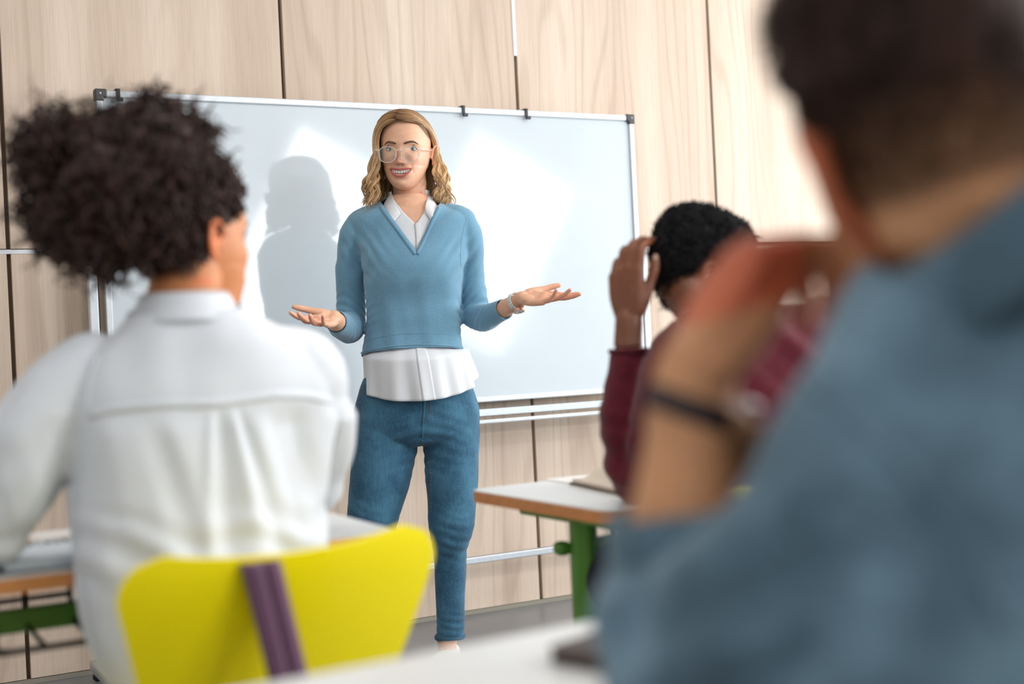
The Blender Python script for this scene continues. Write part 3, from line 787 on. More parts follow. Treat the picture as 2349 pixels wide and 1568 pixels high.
# ================================================================== the teacher
def px(u, v, Y=3.98): return at(u, v, Y)
def sec(v, uL, uR, Y, ry, tilt=None):
    c = (at(uL, v, Y) + at(uR, v, Y)) / 2; a = (at(uR, v, Y) - at(uL, v, Y)) / 2
    return (c, a, Vector((0, ry, 0)))
def teacher():
    root = empty('person', (-.30, 3.98, 0))
    tag(root, 'smiling blonde woman in glasses, blue sweater and jeans standing with open hands', 'person')
    M_skin = skin('light_skin', lin(230, 180, 150))
    Mh = frame(at(931, 347, 3.985), (-.105, -.985, -.05), (.045, 0, 1), 1.03)
    g = G(); V, Fc = head_geo(); g.add(xf(Mh, V), Fc)
    for s in (-1, 1): ear_geo(s, g, Mh, 1.0, 1.12)
    # neck, shoulders, trunk (the trunk stays inside the clothes)
    limb(g, [xf(Mh, [(0, .02, -.03)])[0], at(940, 425, 4.01), at(940, 458, 4.015), at(940, 490, 4.0)], [.056, .053, .0545, .075], k=4, seg=28)
    for a, b in (((938, 410), (952, 505)), ): 
        g.add(*loft([(at(939, 448, 4.0), (.056, 0, 0), (0, .056, 0)), (at(940, 472, 4.0), (.085, 0, .0), (0, .066, 0)), (at(942, 492, 3.985), (.135, 0, 0), (0, .066, 0)), (at(943, 530, 3.98), (.140, 0, 0), (0, .078, 0)),
                     (at(947, 600, 3.975), (.138, 0, 0), (0, .098, 0)), (at(948, 700, 3.98), (.125, 0, 0), (0, .085, 0)), (at(950, 800, 3.98), (.13, 0, 0), (0, .09, 0)), (at(953, 900, 3.98), (.15, 0, 0), (0, .1, 0)), (at(955, 990, 3.98), (.15, 0, 0), (0, .09, 0))], 40, 4, 2.2))
    # clavicles and throat notch
    for s in (-1, 1): g.add(*tube([at(953 + s * 9, 497, 3.925), at(953 + s * 45, 484, 3.94), at(950 + s * 95, 478, 3.965)], [.006, .007, .006], 10, 3))
    for s in (-1, 1): g.add(*tube([at(940 + s * 33, 415, 4.0), at(946 + s * 20, 460, 3.965), at(953 + s * 7, 495, 3.925)], [.008, .009, .007], 10, 3))
    for s_, hipx, kx, ky, ax in ((-1, 880, 855, 1205, 826), (1, 1034, 1035, 1215, 1026)):
        limb(g, [at(hipx, 980, 3.98), at(kx, ky, 3.955), at(ax, 1440, 3.99), at(ax, 1478, 3.995), at(ax, 1500, 3.99)], [.07, .048, .034, .0285, .03], k=4)
        limb(g, [at(ax, 1503, 4.01), at(ax - 4, 1519, 3.93), at(ax - 8, 1526, 3.84)], [.03, .026, .018], k=4)
    limb(g, [at(820, 512, 3.985), at(803, 600, 4.0), at(803, 745, 4.02), at(788, 750, 3.90), at(771, 738, 3.80)], [.032, .029, .027, .028, .0290], k=4)
    limb(g, [at(1066, 508, 3.985), at(1083, 600, 4.0), at(1086, 725, 4.02), at(1120, 724, 3.94), at(1152, 710, 3.875), at(1180, 694, 3.825)], [.032, .027, .026, .026, .0275, .0225], k=4)
    limb(g, [at(1150, 711, 3.875), at(1182, 694, 3.825), at(1198, 683, 3.80)], [.0285, .0225, .023], k=3, flat=((.2, .5, .85), .82))
    limb(g, [at(774, 740, 3.82), at(770, 735, 3.775), at(766, 729, 3.745)], [.030, .025, .0235], k=3)
    nails = []
    wr = at(765, 729, 3.745)
    hand_geo(g, wr, at(701, 743, 3.63) - wr, (.02, -.72, .70), 1, [(.10, .25, .15), (.18, .35, .2), (.22, .40, .25), (.34, .45, .25)], (.20, .04, -.10, -.24), (.5, .1, .1), .93, tdir=at(700, 709, 3.74) - at(752, 722, 3.75), nails=nails)
    wl = at(1199, 683, 3.80)
    hand_geo(g, wl, at(1322, 688, 3.74) - wl + Vector((0, 0, .006)), (-.05, -.50, .87), -1, [(-.15, .2, .12), (-.02, .22, .15), (.24, .30, .2), (.42, .42, .25)], (.05, .0, -.05, -.12), (.2, .1, .15), .93, tdir=at(1275, 657, 3.83) - at(1225, 672, 3.81), nails=nails)
    me = fuse(g, .0023, 2, .5)
    # complexion: lips, cheeks, mouth cavity
    V = getv(me); L = xf(Mh.inverted(), V); x, y, z = L.T; front = (y < -.03)
    col = np.ones((len(V), 3))
    ck = gau(np.abs(x), z, .042, -.033, .02, .016) * front
    col *= 1 - ck[:, None] * np.array((.0, .16, .14))
    zt, zb = lip_lines(x); inside = (z < zt + .0005) & (z > zb - .0005) & (np.abs(x) < .030) & front & (y < -.06)
    col[inside] = (.25, .07, .07)
    nt = gau(x, z, 0, -.038, .016, .010) * front; col *= 1 - nt[:, None] * np.array((0, .10, .10))
    hl = np.clip((z - (.079 - 5.5 * np.clip(np.abs(x) - .030, 0, 1) ** 1.5)) / .006, 0, 1) * (z > .0); hl = np.maximum(hl, np.clip((y - .012) / .01, 0, 1) * (z > -.09)); hl *= (np.abs(x) < .0765)
    col = col * (1 - hl[:, None]) + np.array((.22, .17, .13)) * hl[:, None]
    earm = (np.abs(x) > .072) & (z > -.07) & (z < .04); col[earm] *= (1.0, .86, .84)
    hw = np.minimum(np.linalg.norm(V - np.array(at(1290, 675, 3.76)), axis=1), np.linalg.norm(V - np.array(at(700, 730, 3.65)), axis=1))
    col *= 1 - (np.clip(1 - hw / .09, 0, 1) * .8)[:, None] * np.array((0.02, .30, .30))
    ns = gau(np.abs(x), z, .0062, -.0478, .0026, .0016) * front; col *= 1 - ns[:, None] * .9
    paint(me, col)
    body = me; link('body', me, M_skin, root); B = bvh_of(me); Bl = BVHTree.FromPolygons([Vector(p) for p in L], [tuple(p.vertices) for p in me.polygons])
    sl = lambda X, Z, off=0.0: cast(Bl, (X, -.12, Z), (0, 1, 0), off)
    # lips
    M_lip = plain('coral_lips', lin(188, 96, 90), .4, var=.03)
    for nm, fn, r0 in (('upper_lip', 0, .0022), ('lower_lip', 1, .0034)):
        pts, rr = [], []
        for i in range(25):
            X = -.0335 + .067 * i / 24; zt, zb = lip_lines(X); q = abs(X) / .0335
            Z = (zt + .0022 - .0012 * math.exp(-(X / .004) ** 2)) if fn == 0 else (zb - .0026)
            if q > .92: Z = float(-.0585 if fn == 0 else -.0592)
            Y0 = -.0958 + 9.0 * X * X - (.0012 if fn else 0); pts.append((X, Y0, float(Z))); rr.append(r0 * (1 - q ** 3) + .0009)
        V_, F_ = tube(pts, rr, 12, 2, flat=((0, 1, 0), .8)); make(nm, (xf(Mh, V_), F_), M_lip, root)
    g = G()                                                       # teeth, one by one along the arch
    for i, wd in enumerate((.0052, .0062, .0066, .0078, .0078, .0066, .0062, .0052)):
        cx = sum((.0052, .0062, .0066, .0078, .0078, .0066, .0062, .0052)[:i]) + wd / 2 - .0258
        hh = .0054 if i in (3, 4) else .0048; zc = -.0655 + 2.4 * cx * cx
        ang = math.atan(2 * 8 * cx); ux = Vector((math.cos(ang), math.sin(ang), 0))
        Vb, Fb = bevel_box((cx, -.0895 + 8.0 * cx * cx, zc), ux * (wd / 2 - .0002), Vector((-ux.y, ux.x, 0)) * .002, (0, 0, hh), .0013, 2); g.add(xf(Mh, Vb), Fb)
    for i in range(7):
        cx = -.0162 + .0054 * i; Vb, Fb = bevel_box((cx, -.0865 + 9.0 * cx * cx, -.0752 + 8 * cx * cx), (.0025, 0, 0), (0, .002, 0), (0, 0, .0032), .001, 2); g.add(xf(Mh, Vb), Fb)
    make('teeth', g, plain('teeth_enamel', lin(246, 240, 230), .25, var=.01), root)
    # eyes
    M_scl = plain('eye_white', lin(236, 234, 230), .15, var=.01); M_iris = plain('blue_grey_iris', lin(92, 132, 142), .12, var=.25, bscale=900); M_pup = plain('pupil', (.004, .004, .004), .08)
    M_lash = plain('dark_lashes', lin(48, 34, 28), .7)
    ey = sl(.0325, .0005).y + .0098
    for s in (-1, 1): eye_parts(Mh, s, Vector((.05, -1, .02)), ey, root, (M_scl, M_iris, M_pup), M_skin, M_lash, 1.03, .0068)
    M_brow = hair_mat('brow_hair', lin(82, 54, 38), lin(112, 78, 54), rough=.7)
    for s in (-1, 1):
        pts = [sl(s * X, Z, .0008) for X, Z in ((.0140, .0150), (.0220, .0175), (.0320, .0198), (.0410, .0190), (.0500, .0130))]
        V_, F_ = tube(pts, [.0026, .0032, .0029, .0020, .0006], 10, 5, flat=((0, 1, 0), .22)); make('eyebrow', (xf(Mh, V_), F_), M_brow, root)
    # glasses: clear rounded frames
    M_fr = NT('clear_acetate'); M_fr.b.inputs['Base Color'].default_value = (*lin(244, 232, 222), 1); M_fr.b.inputs['Roughness'].default_value = .15
    M_fr.b.inputs['Alpha'].default_value = .5
    gl = empty('glasses', Mh @ Vector((0, -.11, 0))); gl.parent = root; gl.matrix_parent_inverse = Matrix.Translation(-root.matrix_basis.translation)
    gl.matrix_basis = Matrix.Identity(4); gl['label'] = 'clear rounded eyeglasses'
    fy = -.1135; zc = -.0185
    def rim(s, k=1.0, n=40):
        o = []
        for i in range(n):
            t = 2 * math.pi * i / n; c, s_ = math.cos(t), math.sin(t); e = 2 / 2.6
            X = .0255 * k * math.copysign(abs(c) ** e, c); Z = .0225 * k * math.copysign(abs(s_) ** e, s_)
            if Z < 0: X *= 1 - .16 * (Z / .0225 / k) ** 2
            o.append((s * .0335 + X, fy + .30 * abs(s * .0335 + X) ** 1.6 * 1.2 - 0.0, zc + Z))
        return o
    g = G()
    for s in (-1, 1):
        o = rim(s); V_, F_ = tube(o + [o[0], o[1]], [.0014] * (len(o) + 2), 8, cap=False); g.add(xf(Mh, V_), F_)
        bb_ = rim(s, .99); make('lens', thick((xf(Mh, bb_), [tuple(range(len(bb_)))]), .0008, 0), None, None) if False else None
        lens = make('lens', (xf(Mh, bb_ + [(a, b + .0009, c) for a, b, c in bb_]), [tuple(range(40)), tuple(range(40, 80))[::-1]] + [(i, (i + 1) % 40, 40 + (i + 1) % 40, 40 + i) for i in range(40)]), glass('spectacle_lens', (.97, .99, .98), .06), gl, smooth=False)
    V_, F_ = tube([(-.0095, fy + .0, zc + .009), (-.004, fy - .0018, zc + .0125), (.004, fy - .0018, zc + .0125), (.0095, fy, zc + .009)], [.0017] * 4, 8, 3); g.add(xf(Mh, V_), F_)
    fm = make('frame_front', g, M_fr.m, gl)
    for s in (-1, 1):
        y0 = fy + .30 * (.059) ** 1.6 * 1.2
        V_, F_ = tube([(s * .0585, y0, zc + .013), (s * .067, y0 + .006, zc + .014), (s * .0745, y0 + .026, zc + .015), (s * .0768, -.035, zc + .016), (s * .0765, .012, zc + .018), (s * .072, .035, -.02)], [.0024, .0028, .0024, .0022, .002, .002], 8, 4); make('temple', (xf(Mh, V_), F_), M_fr.m, gl)
        V_, F_ = tube([(s * .0115, fy + .001, zc - .002), (s * .0095, fy + .008, zc - .008)], [.0022, .0014], 8, 2); make('nose_pad', (xf(Mh, V_), F_), M_fr.m, gl)
    # nails
    M_nail = plain('rosy_nails', lin(226, 170, 162), .25, var=.02)
    for V_, F_ in nails: make('fingernail', (V_, F_), M_nail, root)

    # ---- sweater
    M_sw = fabric('blue_melange_knit', lin(92, 138, 166), lin(128, 172, 196), 800, .35, .35, .95)
    rows = [(440, 902, 975, 4.005, .052), (466, 866, 1012, 4.0, .066), (484, 822, 1058, 3.99, .078), (505, 800, 1084, 3.985, .090), (550, 812, 1080, 3.98, .100), (600, 830, 1068, 3.965, .116), (640, 836, 1061, 3.968, .119), (690, 840, 1057, 3.98, .104),
            (740, 841, 1058, 3.98, .103), (790, 834, 1064, 3.98, .110), (830, 829, 1070, 3.98, .114), (850, 828, 1072, 3.98, .114)]
    g = G(); g.add(*loft([sec(*r) for r in rows], 56, 4, 2.15))
    limb(g, [at(850, 502, 3.985), at(826, 520, 3.985), at(808, 552, 3.985), at(804, 600, 4.0), at(803, 660, 4.02), at(804, 715, 4.03), at(803, 748, 4.0), at(792, 750, 3.92), at(776, 741, 3.83), at(764, 734, 3.77)], [.044, .046, .0445, .0435, .0445, .046, .046, .043, .0375, .034], k=4, seg=28)
    limb(g, [at(1036, 498, 3.985), at(1062, 514, 3.985), at(1077, 552, 3.985), at(1081, 600, 4.0), at(1084, 655, 4.02), at(1088, 700, 4.03), at(1090, 728, 4.005), at(1112, 730, 3.955), at(1138, 718, 3.90), at(1158, 708, 3.86), at(1175, 699, 3.83)], [.044, .046, .0415, .0375, .040, .043, .0425, .041, .0365, .0325, .031], k=4, seg=28)
    me = fuse(g, .0045, 6, .6); V = getv(me); Nn = getn(me)
    def near(P, c, r): return np.exp(-(np.linalg.norm(P - np.array(c), axis=1) / r) ** 2)
    wr_ = noise(V * (9, 9, 14), 3) * .0028 + noise(V * (20, 20, 30), 4) * .0012
    # folds inside the elbows and under the arms; long drape folds on the belly
    for c, r, ax, fr_, am in ((at(800, 735, 3.97), .07, (.35, .6, .75), 330, .0042), (at(1092, 715, 3.98), .07, (-.6, .5, .6), 330, .0042), (at(845, 590, 3.93), .07, (.8, 0, .6), 210, .0034), (at(1060, 590, 3.93), .06, (-.8, 0, .6), 210, .0034), (at(800, 560, 3.95), .09, (.5, 0, .8), 110, .0012)):
        q = V @ (np.array(ax) / np.linalg.norm(ax)); wr_ += near(V, c, r) * np.sin(q * fr_ + noise(V * 18, 8) * 2.2) * am
    q = rot2(V, ((1, 0, .12), (0, 1, 0), (0, 0, 1)), (26, 10, 5)); wr_ += noise(q, 11) * .0075 * np.clip((1.22 - V[:, 2]) / .22, 0, 1)
    q = rot2(V, ((1, 0, -.9), (0, 1, 0), (.9, 0, 1)), (26, 10, 7)); wr_ += noise(q, 12) * .0034 * np.clip((V[:, 2] - 1.1) / .1, 0, 1)
    setv(me, V + Nn * wr_[:, None]); Bs = bvh_of(me)
    Vb = at(957, 576, 3.9)
    zc_ = at(945, 797, 3.87).z
    cut(me, [(at(771, 737.5, 3.805), at(764, 734, 3.77) - at(776, 741, 3.83), at(766, 735, 3.775), .075),
             (at(1156, 709, 3.865), at(1168, 703, 3.84) - at(1145, 715, 3.88), at(1172, 700, 3.835), .07),
             ((0, 3.87, zc_), (0, -.17, -1), (at(950, 850, 3.98)), .22)])
    bm = bmesh.new(); bm.from_mesh(me)
    A_, B_2 = at(872, 462, 3.9), at(1006, 462, 3.9); nl = Vector(((Vb.z - A_.z), 0, (A_.x - Vb.x))).normalized(); nr = Vector(((B_2.z - Vb.z), 0, -(B_2.x - Vb.x))).normalized()
    if nl.dot(Vector((Vb.x, 0, Vb.z + .1)) - Vector((Vb.x, 0, Vb.z))) < 0: nl = -nl
    if nr.dot(Vector((0, 0, 1))) < 0: nr = -nr
    for no in (nl, nr):
        fs = [f for f in bm.faces if f.calc_center_median().z > Vb.z - .012 and f.calc_center_median().y < 4.0]
        ge = set(fs)
        for f in fs: ge.update(f.edges); ge.update(f.verts)
        bmesh.ops.bisect_plane(bm, geom=list(ge), plane_co=Vb, plane_no=no)
    dead = [f for f in bm.faces if f.calc_center_median().y < 4.0 and f.calc_center_median().z > Vb.z - .012 and (f.calc_center_median() - Vb).dot(nl) > 0 and (f.calc_center_median() - Vb).dot(nr) > 0]
    bmesh.ops.delete(bm, geom=dead, context='FACES')
    top = at(940, 452, 4.0)
    ge = bm.verts[:] + bm.edges[:] + bm.faces[:]
    r_ = bmesh.ops.bisect_plane(bm, geom=ge, plane_co=top, plane_no=Vector((0, -.35, 1)), clear_outer=True)
    bm.to_mesh(me); bm.free()
    tuck(body, Bs, me, .007); sw = link('sweater', thick(me, .0030, -1), M_sw, root)
    g = G()
    for s, A in ((-1, A_), (1, B_2)):                            # ribbed neckband
        L_ = [Vb + Vector((0, 0, -.004)) + (A - Vb) * ((i - .6) / 22) for i in range(23)]
        P = [cast(Bs, p, None, .0004) for p in L_]; out = Vector((s * .8, 0, -.55))
        Q = [cast(Bs, p + out * .012, None, .0006) for p in L_]; 
        Mi = [(a + b) / 2 + Vector((0, -.0016, 0)) for a, b in zip(P, Q)]
        pts = np.array([[list(a) for a in P], [list(a) for a in Mi], [list(a) for a in Q]]); Vv, Ff = grid(pts)
        m2 = thick((Vv, Ff), .002, 0); g.add([v.co for v in m2.vertices], [tuple(p.vertices) for p in m2.polygons])
    make('neckband', g, M_sw, sw)
    for L0 in (((822, 492), (834, 530), (842, 575), (843, 610)), ((1068, 494), (1058, 530), (1054, 575), (1055, 606))):
        P = [cast(Bs, p, None, -.0004) for p in resample([at(u, v, 3.85) for u, v in L0], 26)]; make('sleeve_seam', tube(P, [.0014] * 26, 6), M_sw, sw)
    g = G(); hem = []                                            # hem and cuff edges as slightly thicker ribs
    for i in range(60):
        a = 2 * math.pi * i / 60; o = Vector((.0 + at(948, 800, 3.98).x, 3.98, 0)); d = Vector((math.cos(a), math.sin(a), 0))
        z = zc_ + .003; p = o + d * .35; z = zc_ - .17 * (o.y + d.y * .115 - 3.87) + .008
        h = Bs.ray_cast(Vector((o.x, o.y, z)) + d * .35, -d); hem.append(h[0] + d * .0008 if h[0] else o + Vector((0, 0, z)))
    g.add(*tube(hem + hem[:2], [.0022] * 62, 8, cap=False)); make('hem_rib', g, M_sw, sw); line = []
    for i in range(60):
        a = 2 * math.pi * i / 60; o = Vector((at(948, 800, 3.98).x, 3.98, 0)); dd = Vector((math.cos(a), math.sin(a), 0)); z = zc_ - .17 * (o.y + dd.y * .115 - 3.87) + .042
        h = Bs.ray_cast(Vector((o.x, o.y, z)) + dd * .145, -dd); line.append(h[0] if h[0] else o + dd * .12 + Vector((0, 0, z)))
    make('rib_line', tube(line + line[:2], [.0012] * 62, 6, cap=False), M_sw, sw)

    # ---- shirt: front under the V, collar, tail
    M_sh = fabric('white_poplin', lin(216, 219, 224), lin(228, 231, 236), 1500, .08, .1, .8)
    sh = empty('shirt'); sh.parent = root; sh.matrix_parent_inverse = Matrix.Translation(-root.matrix_basis.translation); sh['label'] = 'white shirt with rounded collar under the sweater'
    Y = 3.9; D = lambda *L: [at(u, v, Y) for u, v in L]
    off = .0050
    P1 = strip(D((873, 452), (868, 490), (905, 545), (957, 592)), D((899, 452), (925, 486), (953, 513), (958, 592)), 26, 14, B, off)
    P2 = strip(D((1012, 452), (1014, 490), (990, 540), (957, 592)), D((979, 452), (972, 486), (953, 515), (958, 592)), 26, 14, B, off + .0008)
    g = G()
    for P in (P1, P2):
        m2 = thick(grid(P), .0014, 0); g.add([v.co for v in m2.vertices], [tuple(p.vertices) for p in m2.polygons])
    make('shirt_front', g, M_sh, sh)
    Bfront = BVHTree.FromPolygons([Vector(p) for p in g.v], g.f)
    P = strip(D((951, 512), (955, 545), (957, 592)), D((964, 508), (968, 545), (970, 590)), 20, 4, B, off + .0026)
    link('placket', thick(grid(P), .001, 0), M_sh, sh)
    for cu in ((D((894, 437), (905, 466), (920, 489), (904, 509)), D((884, 443), (874, 467), (885, 494), (898, 509))), (D((979, 440), (974, 470), (976, 488), (990, 509)), D((988, 446), (999, 466), (1002, 487), (994, 510)))):
        offs = [.014, .013, .012, .011, .010, .0095, .009, .009]
        P = fitstrip(cu[0], cu[1], 22, 8, (B, Bfront), .0055)
        P[:, :, 1] -= (.0035 * np.sin(np.linspace(0, math.pi, 8)))[:, None]
        me2 = thick(grid(P), .0022, 0); link('collar', mods(me2, [('SUBSURF', dict(levels=1, render_levels=1))]), M_sh, sh)
    # stand collar round the back of the neck
    P = np.zeros((6, 30, 3))
    for i in range(6):
        for j in range(30):
            a = math.radians(-35 + 250 * j / 29); c = at(939, 452, 4.012)
            P[i, j] = c + Vector((math.cos(a) * .063, math.sin(a) * .060, -.018 + .034 * i / 5))
    link('collar_stand', thick(grid(P), .002, 0), M_sh, sh)
    n_, m_ = 26, 200; P = np.zeros((n_, m_, 3)); zt_ = at(950, 778, 3.98).z
    rng = random.Random(4)
    for j in range(m_):
        a = 2 * math.pi * j / m_; c, s_ = math.cos(a), math.sin(a)
        fr_ = max(0, -s_); bk_ = max(0, s_)
        side = abs(c) ** 6
        vb = 868 + 47 * fr_ ** .7 * (1 - .0) + 50 * bk_ ** 1.6
        zb_ = at(960, vb, 3.98).z - .0 * side
        for i in range(n_):
            q = i / (n_ - 1); z = zt_ + (zb_ - zt_) * q
            fold = .006 * q * (math.sin(9 * a + 1.3 * math.sin(3 * a) + .5) + .6 * math.sin(17 * a + 2))
            e_ = min(1, max(0, (q - .12) / .22)); e_ = e_ * e_ * (3 - 2 * e_); rx = .128 + .026 * e_ + .018 * q + fold; ry = .094 + .046 * e_ + .012 * q + fold
            cx = (at(948, 790, 3.98).x) + .016 * q
            P[i, j] = (cx + rx * c, 3.98 + ry * s_, z)
    V_, F_ = grid(P, True); tl = link('shirt_tail', thick((V_, F_), .0012, 0), M_sh, sh)
    Pp = P[:, 153:161].copy(); Pp[:, :, 1] -= .0022; link('placket', thick(grid(Pp), .001, 0), M_sh, sh)

    # ---- jeans
    M_j = fabric('blue_denim', lin(20, 56, 84), lin(78, 126, 154), 620, .4, .12, .85, wave=(300, 300, 22), fade=lin(84, 136, 164))
    rows = [(845, 846, 1070, 3.98, .100), (880, 830, 1082, 3.98, .110), (930, 815, 1097, 3.985, .122), (975, 808, 1100, 3.99, .122), (1005, 812, 1098, 3.99, .105), (1020, 850, 1060, 3.99, .07)]
    g = G(); g.add(*loft([sec(*r) for r in rows], 56, 4, 2.2))
    limb(g, [at(892, 965, 3.99), at(886, 1000, 3.985), at(878, 1050, 3.975), at(871, 1100, 3.97), at(862, 1150, 3.965), at(853, 1200, 3.955), at(846, 1260, 3.965), at(838, 1340, 3.985), at(830, 1420, 3.995), at(827, 1462, 3.995), at(826, 1475, 3.995)], [.098, .102, .097, .091, .083, .076, .071, .065, .058, .052, .05], k=3, seg=36)
    limb(g, [at(1026, 965, 3.99), at(1034, 1000, 3.985), at(1035, 1050, 3.98), at(1036, 1100, 3.975), at(1037, 1150, 3.968), at(1036, 1200, 3.955), at(1033, 1238, 3.955), at(1032, 1262, 3.965), at(1034, 1320, 3.975), at(1034, 1390, 3.985), at(1033, 1440, 3.99), at(1032, 1464, 3.992), at(1031, 1475, 3.992)], [.090, .0885, .0835, .081, .0745, .0700, .058, .0515, .048, .0435, .0425, .0405, .040], k=3, seg=36)
    me = fuse(g, .0045, 4, .5); V = getv(me); Nn = getn(me)
    d = noise(V * (12, 12, 9), 21) * .003 + noise(V * (30, 30, 22), 22) * .0012
    cr_ = np.array(at(967, 1005, 3.9))
    r_ = np.linalg.norm((V - cr_) * (1, .6, 1), axis=1); d += np.exp(-(r_ / .11) ** 2) * np.sin(V[:, 2] * 190 + np.abs(V[:, 0] - cr_[0]) * 60 + noise(V * 14, 5) * 2) * .0020
    for kn in (at(853, 1205, 3.93), at(1035, 1238, 3.92)):
        r_ = np.linalg.norm(V - np.array(kn), axis=1); d += np.exp(-(r_ / .07) ** 2) * np.sin(V[:, 2] * 200 + (V[:, 0] - kn[0]) * 55 + noise(V * 16, 6) * 2.4) * .0018
    r_ = np.linalg.norm(V - np.array(at(1032, 1440, 3.95)), axis=1); d += np.exp(-(r_ / .05) ** 2) * np.sin(V[:, 2] * 260 + V[:, 0] * 60) * .002
    setv(me, V + Nn * d[:, None]); Bj = bvh_of(me)
    cut(me, [(at(1032, 1463, 3.99), (0, 0, -1), at(1031, 1475, 3.99), .07), (at(827, 1463, 3.99), (0, 0, -1), at(826, 1480, 3.99), .09)])
    tuck(body, Bj, me, .007); jn = link('jeans', thick(me, .0022, -1), M_j, root)
    M_st = plain('tan_stitching', lin(150, 118, 88), .8); M_jd = fabric('denim_cuff', lin(22, 56, 82), lin(70, 112, 136), 500, .5, .1, .85)
    for u, r in ((1032, .0415), (827, .053)):                      # rolled cuffs
        c = at(u, 1459, 3.992); ring = [c + Vector((math.cos(t) * r, math.sin(t) * r, .002 * math.sin(3 * t))) for t in np.linspace(0, 2 * math.pi, 41)]
        make('rolled_cuff', tube(ring + [ring[1]], [.0058] * 42, 10, cap=False), M_jd, jn)
    g = G(); C_ = lambda L, o=.0008: [cast(Bj, at(u, v, 3.85), None, o) for u, v in L]
    def stitch(L, r=.0011): 
        Lr = resample([at(u, v, 3.85) for u, v in L], 40); P = [cast(Bj, p, None, .0006) for p in Lr]
        for i in range(0, 39, 2): g.add(*tube([P[i], (P[i] + P[i + 1]) / 2, P[i + 1]], [r * .6] * 3, 5))
    stitch(((976, 915), (972, 950), (966, 1000))); stitch(((986, 915), (986, 945), (974, 968)))
    stitch(((822, 880), (828, 925), (826, 968))); stitch(((966, 1012), (985, 1090), (986, 1180))); stitch(((838, 893), (870, 900)))
    stitch(((1062, 1290), (1060, 1380), (1058, 1440)), .0012)
    tag(make('stitching', g, M_st, jn), kind='stuff')
    g = G()
    fly = [cast(Bj, p, None, .0012) for p in resample([at(973, 905, 3.85), at(971, 950, 3.85), at(967, 1005, 3.85)], 24)]
    g.add(*tube(fly, [.003] * 24, 8, flat=((0, 1, 0), .5)))
    make('fly_seam', g, M_j, jn)
    # ---- shoes
    M_shoe = plain('white_leather', lin(236, 234, 230), .5)
    for u in (826, 1027):
        a = at(u, 1480, 3.99); g = G()
        g.add(*loft([((a.x, 4.06, .034), (.026, 0, 0), (0, 0, .022)), ((a.x, 4.035, .034), (.035, 0, 0), (0, 0, .026)), ((a.x - .003, 3.97, .032), (.038, 0, 0), (0, 0, .024)), ((a.x - .008, 3.89, .035), (.043, 0, 0), (0, 0, .028)), ((a.x - .012, 3.83, .028), (.038, 0, 0), (0, 0, .02)), ((a.x - .014, 3.80, .024), (.02, 0, 0), (0, 0, .012))], 24, 4, 2.4))
        s1 = make('shoe', g, M_shoe, root)
        g = G(); g.add(*loft([((a.x, 4.065, .012), (.025, 0, 0), (0, 0, .012)), ((a.x, 4.03, .012), (.038, 0, 0), (0, 0, .012)), ((a.x - .004, 3.95, .012), (.039, 0, 0), (0, 0, .012)), ((a.x - .008, 3.88, .012), (.046, 0, 0), (0, 0, .012)), ((a.x - .012, 3.82, .012), (.038, 0, 0), (0, 0, .012)), ((a.x - .014, 3.79, .012), (.02, 0, 0), (0, 0, .012))], 24, 3, 3))
        make('sole', g, M_shoe, s1)
    # ---- wristwatch
    M_cer = plain('white_ceramic', lin(228, 228, 222), .2, spec=.6); wt = empty('wristwatch'); wt.parent = root; wt.matrix_parent_inverse = Matrix.Translation(-root.matrix_basis.translation); wt['label'] = 'white bracelet wristwatch with a round dial turned under the wrist'
    ax = (at(1199, 683, 3.80) - at(1165, 703, 3.85)).normalized(); c = at(1184, 692, 3.823); u_ = ax.cross(Vector((0, 1, 0))).normalized(); w_ = ax.cross(u_)
    g = G()
    for i in range(22):
        t = 2 * math.pi * i / 22; d = u_ * math.cos(t) + w_ * math.sin(t); e = ax.cross(d)
        for k in (-1, 0, 1): g.add(*bevel_box(c + d * .0262 + ax * (k * .0052), ax * .0024, e * .0035, d * .0014, .0008, 2))
    make('bracelet', g, M_cer, wt)
    dn = (Vector((0.25, -.45, -.85)) - ax * Vector((.25, -.45, -.85)).dot(ax)).normalized(); e = ax.cross(dn); cc = c + dn * .029 + ax * .004
    disc = lambda r, h0, h1, n=36: ([cc + (ax * math.cos(2 * math.pi * i / n) + e * math.sin(2 * math.pi * i / n)) * r + dn * h for h in (h0, h1) for i in range(n)], [tuple(range(n))[::-1], tuple(range(n, 2 * n))] + [(i, (i + 1) % n, n + (i + 1) % n, n + i) for i in range(n)])
    make('case', disc(.0175, -.003, .004), plain('rose_gold', lin(222, 170, 150), .2, .9), wt, sharp=40); make('dial', disc(.0155, .0041, .0048), M_cer, wt, smooth=False)
    g = G()
    for k in range(12):
        t = 2 * math.pi * k / 12; d = ax * math.cos(t) + e * math.sin(t); g.add(*box(cc + d * .0125 + dn * .0053, d * .0014, dn.cross(d) * .0004, dn * .0003))
    g.add(*box(cc + e * .004 + dn * .0056, e * .005, ax * .0005, dn * .0002)); g.add(*box(cc + ax * .003 + dn * .0058, ax * .004, e * .0006, dn * .0002))
    make('hands_and_marks', g, M_black, wt, smooth=False)
    make('crown', tube([cc + e * .017, cc + e * .0205], [.0025, .0025], 10), plain('crown_metal', lin(220, 180, 160), .2, .9), wt)
    make('clasp', bevel_box(c - dn * .0285 - ax * .008, ax * .016, e * .005, dn * .001, .0006), M_cer, wt)
    hair_teacher(root, Mh, B)
    return root

